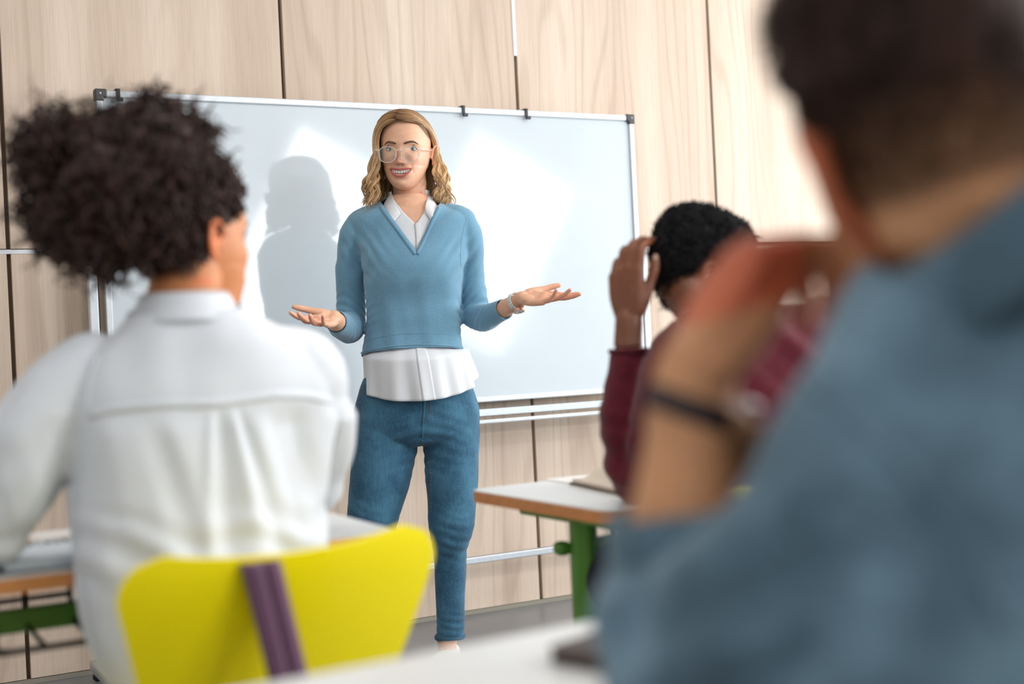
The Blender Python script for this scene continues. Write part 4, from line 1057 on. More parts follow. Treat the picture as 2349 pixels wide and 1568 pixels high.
def strand_mesh(paths, radii, seg=5):
    """many tapered strands as one mesh; paths (n,k,3)"""
    P = np.asarray(paths, float); n, k = P.shape[:2]
    tan = np.gradient(P, axis=1); tan /= np.linalg.norm(tan, axis=2)[:, :, None] + 1e-9
    ref = np.array((.31, .77, .2)); u = ref - tan * (tan @ ref)[:, :, None]; u /= np.linalg.norm(u, axis=2)[:, :, None] + 1e-9; w = np.cross(tan, u)
    th = np.arange(seg) * 2 * math.pi / seg; R = np.asarray(radii, float)
    if R.ndim == 1: R = np.broadcast_to(R, (n, k))
    V = P[:, :, None, :] + (np.cos(th)[:, None] * u[:, :, None, :] + np.sin(th)[:, None] * w[:, :, None, :]) * R[:, :, None, None]
    V = V.reshape(-1, 3)
    i = np.arange(n)[:, None, None] * k * seg; j = np.arange(k - 1)[None, :, None] * seg; s = np.arange(seg)[None, None, :]; s2 = (s + 1) % seg
    q = np.stack([i + j + s, i + j + s2, i + j + seg + s2, i + j + seg + s], -1).reshape(-1, 4)
    me = bpy.data.meshes.new('strands'); me.vertices.add(len(V)); me.vertices.foreach_set('co', V.astype(np.float32).ravel())
    me.loops.add(q.size); me.loops.foreach_set('vertex_index', q.astype(np.int32).ravel())
    me.polygons.add(len(q)); me.polygons.foreach_set('loop_start', np.arange(0, q.size, 4, dtype=np.int32)); me.update(); me.validate()
    return me

def hair_teacher(root, Mh, B):
    M_h = hair_mat('honey_blonde_hair', lin(188, 148, 104), lin(216, 180, 134), rough=.34, streak=(24, 24, 24), tinted=True)
    rng = np.random.default_rng(7); paths = []; rad = []; K = 34
    NC = 44; cl = [(rng.uniform(-.068, .092), rng.uniform(0, 6.28), rng.uniform(.062, .085), rng.uniform(.008, .014), rng.uniform(-.152, -.116)) for _ in range(NC)]
    for i in range(1350):
        fine = i > 520; cy, cph, cwl, cam_, cend = cl[i % NC]
        s = -1 if (i % NC) % 2 else 1
        y0 = float(np.clip(cy + rng.normal(0, .006), -.072, .092)) if i % 4 else rng.uniform(-.070, .092); part = -.012
        lay = rng.uniform(.0, 1.0) ** .7                             # outer layer = 1
        fr_ = max(0, (.02 - y0) / .082)                               # 1 at the hairline
        if s < 0: ys = -.048 + (y0 + .062) * 1.0
        else: ys = .018 + max(0, y0 + .02) * .6
        ys = min(ys, .094)
        end = cend + rng.normal(0, .008)
        ph = cph + rng.normal(0, .35); wl = cwl; am = cam_ * rng.uniform(.8, 1.15)
        pts = np.zeros((K, 3)); tk = np.linspace(0, 1, K)
        top = .118 + .010 * lay
        y0c = y0 * (1.08 if y0 < 0 else .85); ex_ = 1.25 + 2.6 * max(0, fr_) * (rng.uniform(.35, 1) if s > 0 else .6)
        for k in range(K):
            if k < 15:
                a = (k / 14) * math.pi / 2
                yy = y0c + (ys - y0c) * (math.sin(a) ** ex_)
                wid = .0745 * math.sqrt(max(.08, 1 - ((yy - .012) / .108) ** 2)) ** .8
                hz = .108 * math.sqrt(max(.05, 1 - (max(0, abs(yy - .008) - .0) / .112) ** 2))
                off = .009 + .009 * lay
                pts[k] = (part * math.cos(a) + s * (wid + off) * math.sin(a) ** .92, yy - off * .9 * (1 if yy < -.04 else -.3 * (yy > .05)), (hz + off * .9) * math.cos(a) ** .85 + (-.004) * math.sin(a))
            else:
                q = (k - 14) / (K - 15); z = end * q - .004; w1 = pts[14]
                gr = min(1, q * 1.6); flare = .018 * lay * gr + (.010 if s > 0 else .004) * gr
                wv = am * gr * math.sin(ph + 2 * math.pi * (-z) / wl + (0 if s < 0 else 1.4))
                wv2 = am * .8 * gr * math.cos(ph + 2 * math.pi * (-z) / wl)
                fwd = (-.012 if s < 0 else -.030) * q * (1 if ys < .04 else .3)
                pts[k] = (w1[0] + s * flare + wv * .8 + s * .006 * math.sin(ph), w1[1] + fwd + wv2 + .006 * math.cos(ph * 2) * gr, w1[2] + z)
        pts += rng.normal(0, .0008, 3)
        if i % 23 == 0 : pts[20:] += (np.linspace(0, 1, K - 20)[:, None] ** 1.5) * np.array((s * rng.uniform(.0, .022), rng.uniform(-.01, .01), rng.uniform(-.014, .0)))
        paths.append(pts)
        r0 = rng.uniform(.0008, .0013) if fine else rng.uniform(.0026, .0044)
        r = r0 * np.ones(K); r[:4] *= np.linspace(.4, 1, 4); r[-9:] *= np.linspace(1, .12, 9) if not fine else np.linspace(1, .3, 9); rad.append(r)
    for i in range(260):                                          # the fall behind the neck
        u_ = rng.uniform(-1, 1); ph = rng.uniform(0, 6.28); pts = np.zeros((K, 3)); en = rng.uniform(-.15, -.12)
        for k in range(K):
            q = k / (K - 1)
            pts[k] = (.070 * u_ + .004 * math.sin(ph + q * 9), .104 - .03 * u_ * u_ - .020 * q + .006 * math.cos(ph + q * 10), .06 + (en - .06) * q)
        paths.append(pts); rad.append(np.full(K, .0042) * np.r_[np.ones(K - 8), np.linspace(1, .2, 8)])
    P = np.array(paths); sh = P.shape; P = xf(Mh, P.reshape(-1, 3)).reshape(sh)
    me = strand_mesh(P, np.array(rad) * 1.03, 6); kk = np.tile(np.repeat(np.arange(K), 6), len(paths)) / (K - 1)
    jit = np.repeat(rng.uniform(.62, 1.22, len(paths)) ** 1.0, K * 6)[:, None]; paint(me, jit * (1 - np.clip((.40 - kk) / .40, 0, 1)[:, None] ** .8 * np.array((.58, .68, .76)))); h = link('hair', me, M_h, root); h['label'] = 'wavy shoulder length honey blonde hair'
# ================================================================== the woman in the white shirt, seen from behind
def curl_paths(centres, outs, n, rng, L, rad, turns, drop=.0, K=26, jit=1.0):
    """helical curls springing from roots"""
    P = np.zeros((n, K, 3)); t = np.linspace(0, 1, K)
    for i in range(n):
        c = centres[i]; o = outs[i] / (np.linalg.norm(outs[i]) + 1e-9); o = o + rng.normal(0, .35 * jit, 3); o /= np.linalg.norm(o)
        u = np.cross(o, (.3, .2, .9)); u /= np.linalg.norm(u); w = np.cross(o, u); l = L * rng.uniform(.7, 1.3); tr = turns * rng.uniform(.7, 1.3); ph = rng.uniform(0, 6.28); r = rad * rng.uniform(.7, 1.3)
        bend = rng.normal(0, .25, 3) * l
        P[i] = c + np.outer(t * l, o) + np.outer(t * t, bend) + np.outer(np.cos(ph + t * tr * 6.28) * r, u) + np.outer(np.sin(ph + t * tr * 6.28) * r, w)
        P[i, :, 2] -= drop * t * t
    return P
def woman_white():
    root = empty('person', (-.40, 1.95, 0))
    tag(root, 'woman with a dark curly ponytail in a white shirt, seen from behind at the desk', 'person')
    M_skin = skin('warm_brown_skin', lin(206, 134, 88)); M_sh = fabric('white_cotton_voile', lin(218, 223, 230), lin(232, 236, 243), 1100, .1, .15, .85)
    Mh = frame(at(437, 545, 1.985), (.62, .78, -.02), (-.03, -.02, 1), .97)
    g = G(); V, Fc = head_geo(110, 110, mouth=False, smile=.3, jaw=.92); g.add(xf(Mh, V), Fc)
    for s in (-1, 1): ear_geo(s, g, Mh, 1.0)
    limb(g, [xf(Mh, [(0, .02, -.03)])[0], at(425, 640, 1.955), at(420, 690, 1.935), at(425, 740, 1.93)], [.058, .053, .055, .075], k=4, seg=28)
    yx, yy = Vector((math.cos(math.radians(22)), math.sin(math.radians(22)), 0)), Vector((-math.sin(math.radians(22)), math.cos(math.radians(22)), 0))
    g.add(*loft([(at(430, 715, 1.94), yx * .06, yy * .055), (at(440, 760, 1.95), yx * .125, yy * .065), (at(455, 830, 1.96), yx * .155, yy * .08), (at(450, 1000, 1.95), yx * .14, yy * .085), (at(445, 1200, 1.93), yx * .125, yy * .085), (at(460, 1400, 1.93), yx * .115, yy * .085), (at(475, 1540, 1.93), yx * .105, yy * .085)], 36, 4, 2.2))
    # right arm reaches forward to the desk, left arm out to the side; forearms lie on the desk top
    limb(g, [at(690, 850, 2.02), at(705, 1000, 2.12), at(700, 1120, 2.25), at(560, 1150, 2.40)], [.042, .038, .034, .026], k=5)
    limb(g, [at(130, 880, 1.89), at(40, 1040, 1.87), at(-40, 1230, 1.91), at(-70, 1205, 2.14)], [.042, .038, .034, .026], k=5)
    w1 = at(560, 1150, 2.40); hand_geo(g, w1, (-.75, .6, -.05), (0, 0, -1), 1, [(.15, .2, .1)] * 4, s=.93)
    w2 = at(-70, 1205, 2.14); hand_geo(g, w2, (-.1, .98, -.05), (0, 0, -1), -1, [(.15, .2, .1)] * 4, s=.93)
    # thighs, shins and feet under the desk
    for s in (-1, 1):
        hp = at(460, 1540, 1.93) + yx * (.025 + .06 * s); hp.z = .49; kn = hp + yy * .40; kn.z = .47
        ft = kn + yy * .02; ft.z = .09
        limb(g, [hp, (hp + kn) / 2, kn, (kn + ft) / 2, ft], [.060, .058, .05, .042, .034], k=4)
        limb(g, [ft + Vector((0, 0, -.045)), ft + yy * .08 + Vector((0, 0, -.055)), ft + yy * .16 + Vector((0, 0, -.06))], [.035, .032, .022], k=3)
    me = fuse(g, .0034, 2); V = getv(me); L = xf(Mh.inverted(), V); x, y, z = L.T; col = np.ones((len(V), 3))
    ear = (np.abs(x) > .074) & (z > -.08) & (z < .05); col[ear] *= (1.12, .80, .66)
    scalp = np.clip((y - (.012 + .42 * np.clip(-z, -.1, .1) - 0.02 * (z > .03))) / .012, 0, 1) * np.clip((z + .078) / .02, 0, 1) * (~ear)
    top_ = np.clip((z - (.066 + .5 * np.clip(np.abs(x) - .05, 0, .1) * -1)) / .01, 0, 1)
    m = np.clip(scalp + top_, 0, 1)[:, None]; col = col * (1 - m) + np.array((.08, .08, .10)) * m
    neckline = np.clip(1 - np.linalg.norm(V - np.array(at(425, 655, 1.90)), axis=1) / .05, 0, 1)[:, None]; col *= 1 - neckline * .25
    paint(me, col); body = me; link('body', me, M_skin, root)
    # eye, brow, lips and earring belong to the face turned away
    M_lash = plain('dark_lashes_2', lin(30, 22, 20), .7); Bl = BVHTree.FromPolygons([Vector(p) for p in L], [tuple(p.vertices) for p in me.polygons]); sl = lambda X, Z, off=0.0: cast(Bl, (X, -.12, Z), (0, 1, 0), off)
    M_e = (plain('eye_white_2', lin(232, 230, 226), .2), plain('dark_iris', lin(60, 38, 26), .15), plain('pupil_2', (.004, .004, .004), .1)); ey = sl(.0325, .0005).y + .0098
    for s in (-1, 1):
        eye_parts(Mh, s, Vector((0, -1, 0)), ey, root, M_e, M_skin, M_lash, .97)
        pts = [sl(s * X, Z, .0008) for X, Z in ((.0150, .0180), (.0250, .0225), (.0390, .0235), (.0480, .0180))]
        V_, F_ = tube(pts, [.0022, .0032, .0028, .0008], 10, 5, flat=((0, 1, 0), .35)); make('eyebrow', (xf(Mh, V_), F_), M_lash, root)
    V_, F_ = tube([sl(X, -.0665 - .002 * math.cos(X * 60), .0008) for X in np.linspace(-.024, .024, 9)], [.001, .003, .004, .0045, .004, .0045, .004, .003, .001], 10, 3, flat=((0, 1, 0), .6)); make('lips', (xf(Mh, V_), F_), plain('brown_lips', lin(160, 88, 76), .4), root)
    make('earring', ball(xf(Mh, [(.0815, .006, -.046)])[0], (.004, .004, .004), 12, 8), plain('dark_stud', lin(120, 60, 66), .3), root)
    # ---- hair: combed skull hair, one big puff of curls behind
    M_h = hair_mat('dark_brown_curls', lin(20, 12, 12), lin(74, 50, 43), rough=.5, spec=.25, streak=(45, 45, 45)); rng = np.random.default_rng(3)
    g = G(); Vh, Fh = head_geo(70, 70, mouth=False); Vh = Vh.copy(); Vh[:, :2] *= 1.04; Vh[:, 2] *= 1.05
    cen = [Vh[i] for i in range(len(Vh))]
    F2 = [f for f in Fh if (lambda c: (c[1] > .006 + .35 * max(-.1, -c[2]) and c[2] > -.088 and abs(c[0]) + c[1] * .2 < .2) or (c[2] > .070 - .25 * max(0, abs(c[0]) - .03)) or (c[1] > -.050 and c[2] > .022) or (c[1] > -.030 and c[2] > .012))(np.mean([Vh[i] for i in f], axis=0))]
    cap = thick((xf(Mh, Vh), F2), .006, 1); cap = mods(cap, [('REMESH', dict(mode='VOXEL', voxel_size=.004)), ('SMOOTH', dict(iterations=5, factor=.6))]); Vc = getv(cap)
    setv(cap, Vc + getn(cap) * (noise(Vc * 60, 2) * .003 + noise(Vc * 130, 5) * .0015)[:, None])
    hr = link('hair', cap, M_h, root); hr['label'] = 'dark curly hair gathered in a loose high puff'
    blobs = [(at(250, 415, 1.845), .086), (at(330, 355, 1.87), .078), (at(180, 475, 1.84), .064), (at(240, 520, 1.86), .058), (at(390, 325, 1.93), .050), (at(128, 350, 1.85), .052), (at(340, 470, 1.88), .068)]
    g = G()
    for c, r in blobs: g.add(*ball(c, r * .93, 24, 16))
    core = fuse(g, .006, 8, .6); Vc = getv(core); setv(core, Vc + getn(core) * (noise(Vc * 38, 9) * .011 + noise(Vc * 85, 4) * .006)[:, None]); link('puff_core', core, M_h, hr)
    cs, os_ = [], []
    for c, r in blobs:
        for _ in range(int(120 + r * 3400)):
            d = rng.normal(0, 1, 3); d /= np.linalg.norm(d); cs.append(np.array(c) + d * r * rng.uniform(.62, .98)); os_.append(d + np.array((0, 0, -.15)))
    P = curl_paths(cs, os_, len(cs), rng, .036, .0058, 2.1, .006, 26)
    rr = np.broadcast_to(np.concatenate([np.full(18, .0022), np.linspace(.0022, .0006, 8)]), P.shape[:2])
    link('curls', strand_mesh(P, rr, 5), M_h, hr)
    # loose flyaway curls along the outline
    cs, os_ = [], []
    for c, r in blobs:
        for _ in range(26):
            d = rng.normal(0, 1, 3); d /= np.linalg.norm(d); cs.append(np.array(c) + d * r * .9); os_.append(d)
    P = curl_paths(cs, os_, len(cs), rng, .046, .007, 2.0, .008, 30); link('flyaway_curls', strand_mesh(P, np.full(P.shape[:2], .0010), 4), M_h, hr)
    # curls lying on the skull
    Wh = xf(Mh, Vh); cs, os_ = [], []; ctr = np.array(Mh.translation)
    idx = sorted({i for f in F2 for i in f})
    for i in rng.choice(idx, 900):
        if Vh[i, 2] < -.03 and rng.random() < .75: continue
        d = Wh[i] - ctr; d /= np.linalg.norm(d); pull = np.array(at(300, 400, 1.86)) - Wh[i]; pull /= np.linalg.norm(pull); cs.append(Wh[i] + d * .003); os_.append(pull * .8 + d * (.45 if Vh[i, 2] > .0 else .12))
    P = curl_paths(cs, os_, len(cs), rng, .034, .0042, 1.8, .0, 22, .5); link('skull_curls', strand_mesh(P, np.full(P.shape[:2], .0019), 5), M_h, hr)
    # ---- shirt
    def S(v, uL, uR, ry, Y=1.93, dy=0.0):
        a, b = at(uL, v, Y - .07), at(uR, v, Y + .07); c = (a + b) / 2 + yy * dy; return (c, yx * ((b - a).length / 2), yy * ry)
    rows = [(698, 338, 512, .058, 1.935), (716, 318, 545, .064, 1.935), (748, 280, 600, .074, 1.94), (785, 212, 668, .088, 1.945), (830, 160, 728, .100, 1.95), (890, 140, 756, .112, 1.95), (970, 146, 752, .120, 1.95),
            (1060, 156, 742, .124, 1.945), (1160, 160, 736, .126, 1.94), (1260, 172, 742, .130, 1.935), (1360, 182, 730, .132, 1.935), (1460, 214, 720, .132, 1.93), (1590, 290, 705, .126, 1.93)]
    g = G(); g.add(*loft([S(*r) for r in rows], 60, 4, 2.35))
    limb(g, [at(640, 835, 1.99), at(700, 868, 2.01), at(712, 960, 2.06), at(708, 1060, 2.14), at(698, 1130, 2.24), at(640, 1150, 2.33)], [.060, .062, .058, .053, .047, .040], k=4, seg=28)
    limb(g, [at(215, 850, 1.90), at(130, 905, 1.88), at(78, 1000, 1.865), at(30, 1110, 1.865), at(-35, 1215, 1.89), at(-45, 1225, 1.97), at(-60, 1215, 2.07)], [.060, .066, .064, .060, .055, .050, .042], k=4, seg=28)
    me = fuse(g, .005, 5, .55); V = getv(me); Nn = getn(me)
    # back coordinates: a across from the spine, h height
    sp = np.array(at(480, 900, 1.86)); a = (V - sp) @ np.array(yx); h = V[:, 2]; yk = np.array(at(480, 934, 1.85))[2]
    back = (getn(me) @ np.array(-yy) > .1)
    below = np.clip((yk - h) / .03, 0, 1) * back
    d = noise(V * (10, 10, 6), 31) * .007 + noise(V * (24, 24, 12), 32) * .0025
    # two pleats under the yoke that open downwards, and long drapes
    spread = np.clip((yk - h) / .30, 0, 1)
    for c0, k in ((.000, -.5), (.028, .9)):
        cx = c0 + k * .05 * spread; wdt = .006 + .018 * spread
        d += below * (.006 * np.exp(-((a - cx) / wdt) ** 2) - .006 * np.exp(-((a - cx - wdt * 1.6) / wdt) ** 2))
    q = np.stack([a * (15 - 5 * spread) + (h - yk) * (-3.5 * np.sign(a)), h * 2.2, V[:, 1] * 3], 1); d += below * noise(q, 41) * .016
    q = np.stack([a * 34 + (h - yk) * 9, h * 6, V[:, 1] * 3], 1); d += below * noise(q, 42) * .006
    q = rot2(V, ((.8, 0, .6), (0, 1, 0), (-.6, 0, .8)), (8, 10, 34)); d += noise(q, 44) * .010 * np.clip((at(150, 900, 1.9).x + .0 - V[:, 0]) / .05, 0, 1)
    q = h * 110 + a * 30 + noise(V * 11, 3) * 2.4; wz = np.exp(-((h - at(400, 1255, 1.85).z) / .05) ** 2) * back; d += wz * np.sin(q) * .004
    setv(me, V + Nn * d[:, None]); Bs = bvh_of(me)
    cut(me, [(at(425, 706, 1.935), (0, -.15, 1), at(425, 690, 1.935), .09), (at(650, 1149, 2.32), at(640, 1150, 2.33) - at(690, 1135, 2.26), at(640, 1150, 2.33), .07), (at(-56, 1218, 2.04), (-.05, .98, 0), at(-60, 1215, 2.07), .07)])
    tuck(body, Bs, me, .006); sh = link('shirt', thick(me, .0016, -1), M_sh, root); sh['label'] = 'loose white shirt with a back yoke and pleats'
    # yoke seam, armhole seams, collar
    g = G()
    L_ = [cast(Bs, p, None, .0002) for p in resample([at(168, 962, 1.75), at(230, 945, 1.75), at(330, 936, 1.75), at(470, 935, 1.75), at(590, 918, 1.75), at(660, 922, 1.75), at(710, 940, 1.75)], 60)]
    P = np.array([[list(p + Vector((0, 0, z_)) + Vector((0, y_, 0))) for p in L_] for z_, y_ in ((.008, -.0005), (.004, -.0042), (-.001, -.0045), (-.004, -.0002))]); link('yoke_seam', thick(grid(P), .0015, 0), M_sh, sh)
    for L0 in (((172, 822), (160, 880), (158, 960), (150, 1040)), ):
        g.add(*tube([cast(Bs, p, None, .0004) for p in resample([at(u, v, 1.75) for u, v in L0], 24)], [.0024] * 24, 8, flat=((0, 1, 0), .6)))
    make('armhole_seam', g, M_sh, sh)
    P = np.zeros((9, 56, 3)); c0 = at(425, 705, 1.937)
    for j in range(56):
        an = math.radians(-130 + 262 * j / 55) + math.radians(22)     # wraps the back, open in front
        d = Vector((math.sin(an), -math.cos(an), 0))
        for i in range(9):
            q = i / 8; fold = math.sin(min(1, q * 2.2) * math.pi / 2)
            r = .059 + (.002 + .017 * max(0, q - .25) / .75) * 1.0; zz = .012 * math.sin(min(1, q / .25) * math.pi / 2) if q < .25 else .012 - .042 * (q - .25) / .75
            P[i, j] = c0 + d * (r + .006 * q) + Vector((0, 0, zz + .008))
    link('collar', thick(grid(P), .0022, 0), M_sh, sh)
    # ---- trousers
    g = G(); hip = at(460, 1540, 1.93) + yx * .025
    g.add(*loft([(Vector((hip.x, hip.y, .60)) , yx * .125, yy * .11), (Vector((hip.x, hip.y, .54)), yx * .140, yy * .125), (Vector((hip.x, hip.y, .49)) + yy * .02, yx * .145, yy * .13), (Vector((hip.x, hip.y, .455)) + yy * .03, yx * .13, yy * .1)], 36, 3, 2.4))
    for s in (-1, 1):
        hp = hip + yx * (.06 * s); hp.z = .50; kn = hp + yy * .40; kn.z = .485; ft = kn + yy * .02; ft.z = .12
        limb(g, [hp, (hp + kn) / 2, kn, (kn + ft) / 2, ft], [.088, .078, .062, .054, .050], k=4)
    link('trousers', fuse(g, .007, 3), plain('beige_trousers', lin(150, 146, 136), .9), root)
# ================================================================== the pupil in the maroon sweater
def pupil_maroon():
    root = empty('person', (.50, 2.30, 0))
    tag(root, 'man in a maroon sweater at the right desk, scratching his short dark curly hair', 'person')
    M_skin = skin('dark_brown_skin', lin(116, 72, 52), .08, .42)
    Mh = frame(at(1606, 622, 2.48), (.90, .28, -.33), (.35, 0, .94), .90)
    g = G(); V, Fc = head_geo(100, 100, mouth=False, smile=.2); g.add(xf(Mh, V), Fc)
    for s in (-1, 1): ear_geo(s, g, Mh, 1.0)
    yx, yy = Vector((math.cos(math.radians(20)), math.sin(math.radians(20)), 0)), Vector((-math.sin(math.radians(20)), math.cos(math.radians(20)), 0))
    limb(g, [xf(Mh, [(0, .02, -.03)])[0], at(1612, 690, 2.44), at(1665, 755, 2.39)], [.062, .060, .070], k=4, seg=28)
    g.add(*loft([(at(1680, 730, 2.39), yx * .07, yy * .06), (at(1720, 790, 2.37), yx * .145, yy * .08), (at(1735, 880, 2.34), yx * .16, yy * .10), (at(1740, 1050, 2.28), yx * .14, yy * .1), (at(1745, 1280, 2.22), yx * .135, yy * .1), (at(1750, 1420, 2.20), yx * .15, yy * .1)], 36, 4, 2.2))
    el = at(1466, 1108, 2.36); wr = at(1443, 735, 2.42)
    limb(g, [at(1540, 830, 2.36), at(1490, 960, 2.35), el, at(1436, 950, 2.38), at(1440, 800, 2.41), wr], [.045, .042, .036, .034, .027, .026], k=4)
    limb(g, [at(1930, 760, 2.42), at(1990, 900, 2.50), at(2010, 1050, 2.60), at(1850, 1085, 2.72)], [.045, .042, .036, .026], k=4)
    hand_geo(g, at(1850, 1085, 2.72), (-.9, .4, 0), (0, 0, -1), 1, [(.15, .2, .1)] * 4)
    nails = []
    # back of the hand towards the camera, fingers bent over to the hair
    hand_geo(g, wr + Vector((0, 0, .004)), at(1437, 610, 2.42) - wr, (.62, .70, .1), -1, [(.30, .75, .35), (.35, .85, .35), (.35, .95, .4), (.45, 1.0, .4)], (.02, .0, .0, -.03), (.3, .1, .2), 1.0,
             tdir=at(1492, 640, 2.41) - at(1462, 705, 2.41), nails=nails)
    for s in (-1, 1):
        hp = at(1750, 1420, 2.20) + yx * (.09 * s); hp.z = .50; kn = hp + yy * .42; kn.z = .49; ft = kn + yy * .03; ft.z = .09
        limb(g, [hp, (hp + kn) / 2, kn, (kn + ft) / 2, ft], [.085, .072, .056, .046, .036], k=4)
        limb(g, [ft + Vector((0, 0, -.045)), ft + yy * .09 + Vector((0, 0, -.055)), ft + yy * .18 + Vector((0, 0, -.06))], [.038, .034, .024], k=3)
    me = fuse(g, .0032, 2); V = getv(me); L = xf(Mh.inverted(), V); x, y, z = L.T; col = np.ones((len(V), 3))
    d = V - np.array(at(1495, 560, 2.41)); pad = np.clip(1 - np.linalg.norm(d, axis=1) / .03, 0, 1)[:, None]; col *= 1 + pad * np.array((.5, .35, .35))
    d = np.linalg.norm(V - np.array(at(1450, 600, 2.42)), axis=1); col *= 1 + (np.clip(1 - d / .12, 0, 1) * .3)[:, None] * np.array((1, .6, .4))
    paint(me, col); body = me; link('body', me, M_skin, root)
    g = G()
    for V_, F_ in nails: g.add(V_, F_)
    tag(make('fingernails', g, plain('pale_nails', lin(190, 150, 135), .3), root), kind='stuff')
    Bl = BVHTree.FromPolygons([Vector(p) for p in L], [tuple(p.vertices) for p in me.polygons]); sl = lambda X, Z, off=0.0: cast(Bl, (X, -.12, Z), (0, 1, 0), off)
    M_lash = plain('dark_lashes_3', lin(20, 16, 15), .7); M_e = (plain('eye_white_3', lin(228, 224, 218), .2), plain('brown_iris', lin(50, 30, 20), .15), plain('pupil_3', (.004, .004, .004), .1)); ey = sl(.0325, .0005).y + .0098
    for s in (-1, 1):
        eye_parts(Mh, s, Vector((0, -1, 0)), ey, root, M_e, M_skin, M_lash, 1.0)
        V_, F_ = tube([sl(s * X, Z, .0008) for X, Z in ((.0150, .0180), (.0250, .0225), (.0390, .0235), (.0480, .0180))], [.0026, .0036, .003, .001], 10, 5, flat=((0, 1, 0), .35)); make('eyebrow', (xf(Mh, V_), F_), M_lash, root)
    V_, F_ = tube([sl(X, -.0665, .0008) for X in np.linspace(-.026, .026, 9)], [.001, .003, .0045, .005, .0045, .005, .0045, .003, .001], 10, 3, flat=((0, 1, 0), .6)); make('lips', (xf(Mh, V_), F_), plain('dark_lips', lin(110, 66, 58), .4), root)
    # ---- hair
    M_h = hair_mat('black_coils', lin(12, 11, 13), lin(38, 36, 40), rough=.65, spec=.2, streak=(80, 80, 80)); rng = np.random.default_rng(5)
    Vh, Fh = head_geo(80, 80, mouth=False); Vh = Vh.copy(); Vh[:, :2] *= 1.05; Vh[:, 2] *= 1.05
    inside = lambda c: (c[1] > .018 + .25 * max(-.1, -c[2]) and c[2] > -.098) or (c[2] > .066 + .0 * c[0]) or (c[1] > -.035 and c[2] > .028)
    F2 = [f for f in Fh if inside(np.mean([Vh[i] for i in f], axis=0))]
    cap = thick((xf(Mh, Vh), F2), .010, 1); cap = mods(cap, [('REMESH', dict(mode='VOXEL', voxel_size=.0035)), ('SMOOTH', dict(iterations=6, factor=.6))]); Vc = getv(cap)
    Lc = xf(Mh.inverted(), Vc); thick_ = .003 + .013 * np.clip((Lc[:, 2] + .03) / .08, 0, 1)
    setv(cap, Vc + getn(cap) * (thick_ * .6 + noise(Vc * 75, 2) * .0045)[:, None]); hr = link('hair', cap, M_h, root); hr['label'] = 'short tightly coiled black hair'
    Vc = getv(cap); Nc = getn(cap); pick = rng.choice(len(Vc), 7500); P = curl_paths(Vc[pick] - Nc[pick] * .003, Nc[pick], len(pick), rng, .0085, .0026, 1.3, 0, 12, .6)
    link('coils', strand_mesh(P, np.full(P.shape[:2], .0011), 4), M_h, hr)
    # ---- sweater
    M_sw = fabric('maroon_knit', lin(68, 12, 26), lin(108, 22, 42), 700, .35, .25, .9, wave=(120, 120, 120))
    def S(v, uL, uR, ry, Y): a, b = at(uL, v, Y - .06), at(uR, v, Y + .06); return ((a + b) / 2, yx * ((b - a).length / 2), yy * ry)
    g = G(); g.add(*loft([(at(1640, 690, 2.42), yx * .062, yy * .062), (at(1685, 708, 2.39), yx * .092, yy * .068), S(705, 1575, 1900, .08, 2.385), S(760, 1545, 1985, .10, 2.37), S(830, 1510, 2010, .115, 2.35), S(950, 1500, 2000, .125, 2.32), S(1100, 1500, 1975, .125, 2.28), S(1250, 1520, 1960, .125, 2.24), S(1400, 1530, 1950, .125, 2.21), S(1480, 1540, 1945, .12, 2.20)], 56, 4, 2.25))
    limb(g, [at(1600, 790, 2.37), at(1545, 850, 2.35), at(1520, 950, 2.34), at(1492, 1050, 2.35), at(1468, 1105, 2.365), at(1447, 1050, 2.38), at(1434, 960, 2.39), at(1437, 860, 2.40), at(1441, 805, 2.41), at(1443, 775, 2.415)], [.064, .062, .056, .050, .046, .046, .044, .039, .035, .033], k=4, seg=26)
    limb(g, [at(1900, 755, 2.41), at(1960, 850, 2.46), at(2000, 960, 2.53), at(2010, 1060, 2.61), at(1950, 1080, 2.67), at(1880, 1085, 2.71)], [.068, .062, .055, .048, .042, .036], k=4, seg=26)
    me = fuse(g, .005, 4); V = getv(me); Nn = getn(me)
    d = noise(V * (14, 14, 10), 51) * .004 + noise(V * 30, 52) * .0015; c = np.array(el); r_ = np.linalg.norm(V - c, axis=1)
    d += np.exp(-(r_ / .13) ** 2) * np.sin(V[:, 2] * 120 + V[:, 0] * 40 + noise(V * 15, 5) * 2) * .004
    q = rot2(V, ((.7, .1, .7), (0, 1, 0), (-.7, 0, .7)), (30, 8, 6)); d += noise(q, 55) * .005
    setv(me, V + Nn * d[:, None]); Bs = bvh_of(me)
    cut(me, [(at(1442, 800, 2.41), Vector((0, 0, 1)), at(1443, 765, 2.415), .05), (at(1900, 1084, 2.70), (-.9, .3, 0), at(1878, 1085, 2.71), .05), (at(1645, 700, 2.42), (-.35, .1, 1), at(1640, 672, 2.42), .12)])
    tuck(body, Bs, me, .007, skip=((at(1440, 660, 2.42), .085),)); sw = link('sweater', thick(me, .003, -1), M_sw, root)
    c = at(1442, 804, 2.41); ring = [c + Vector((math.cos(t) * .0345, math.sin(t) * .0345, 0)) for t in np.linspace(0, 2 * math.pi, 33)]; make('cuff', tube(ring + [ring[1]], [.0045] * 34, 8, cap=False), M_sw, sw)
    g = G(); hip = at(1750, 1420, 2.20)
    g.add(*loft([(Vector((hip.x, hip.y, .62)), yx * .15, yy * .115), (Vector((hip.x, hip.y, .54)), yx * .17, yy * .13), (Vector((hip.x, hip.y, .49)) + yy * .02, yx * .175, yy * .14), (Vector((hip.x, hip.y, .455)) + yy * .03, yx * .15, yy * .1)], 36, 3, 2.4))
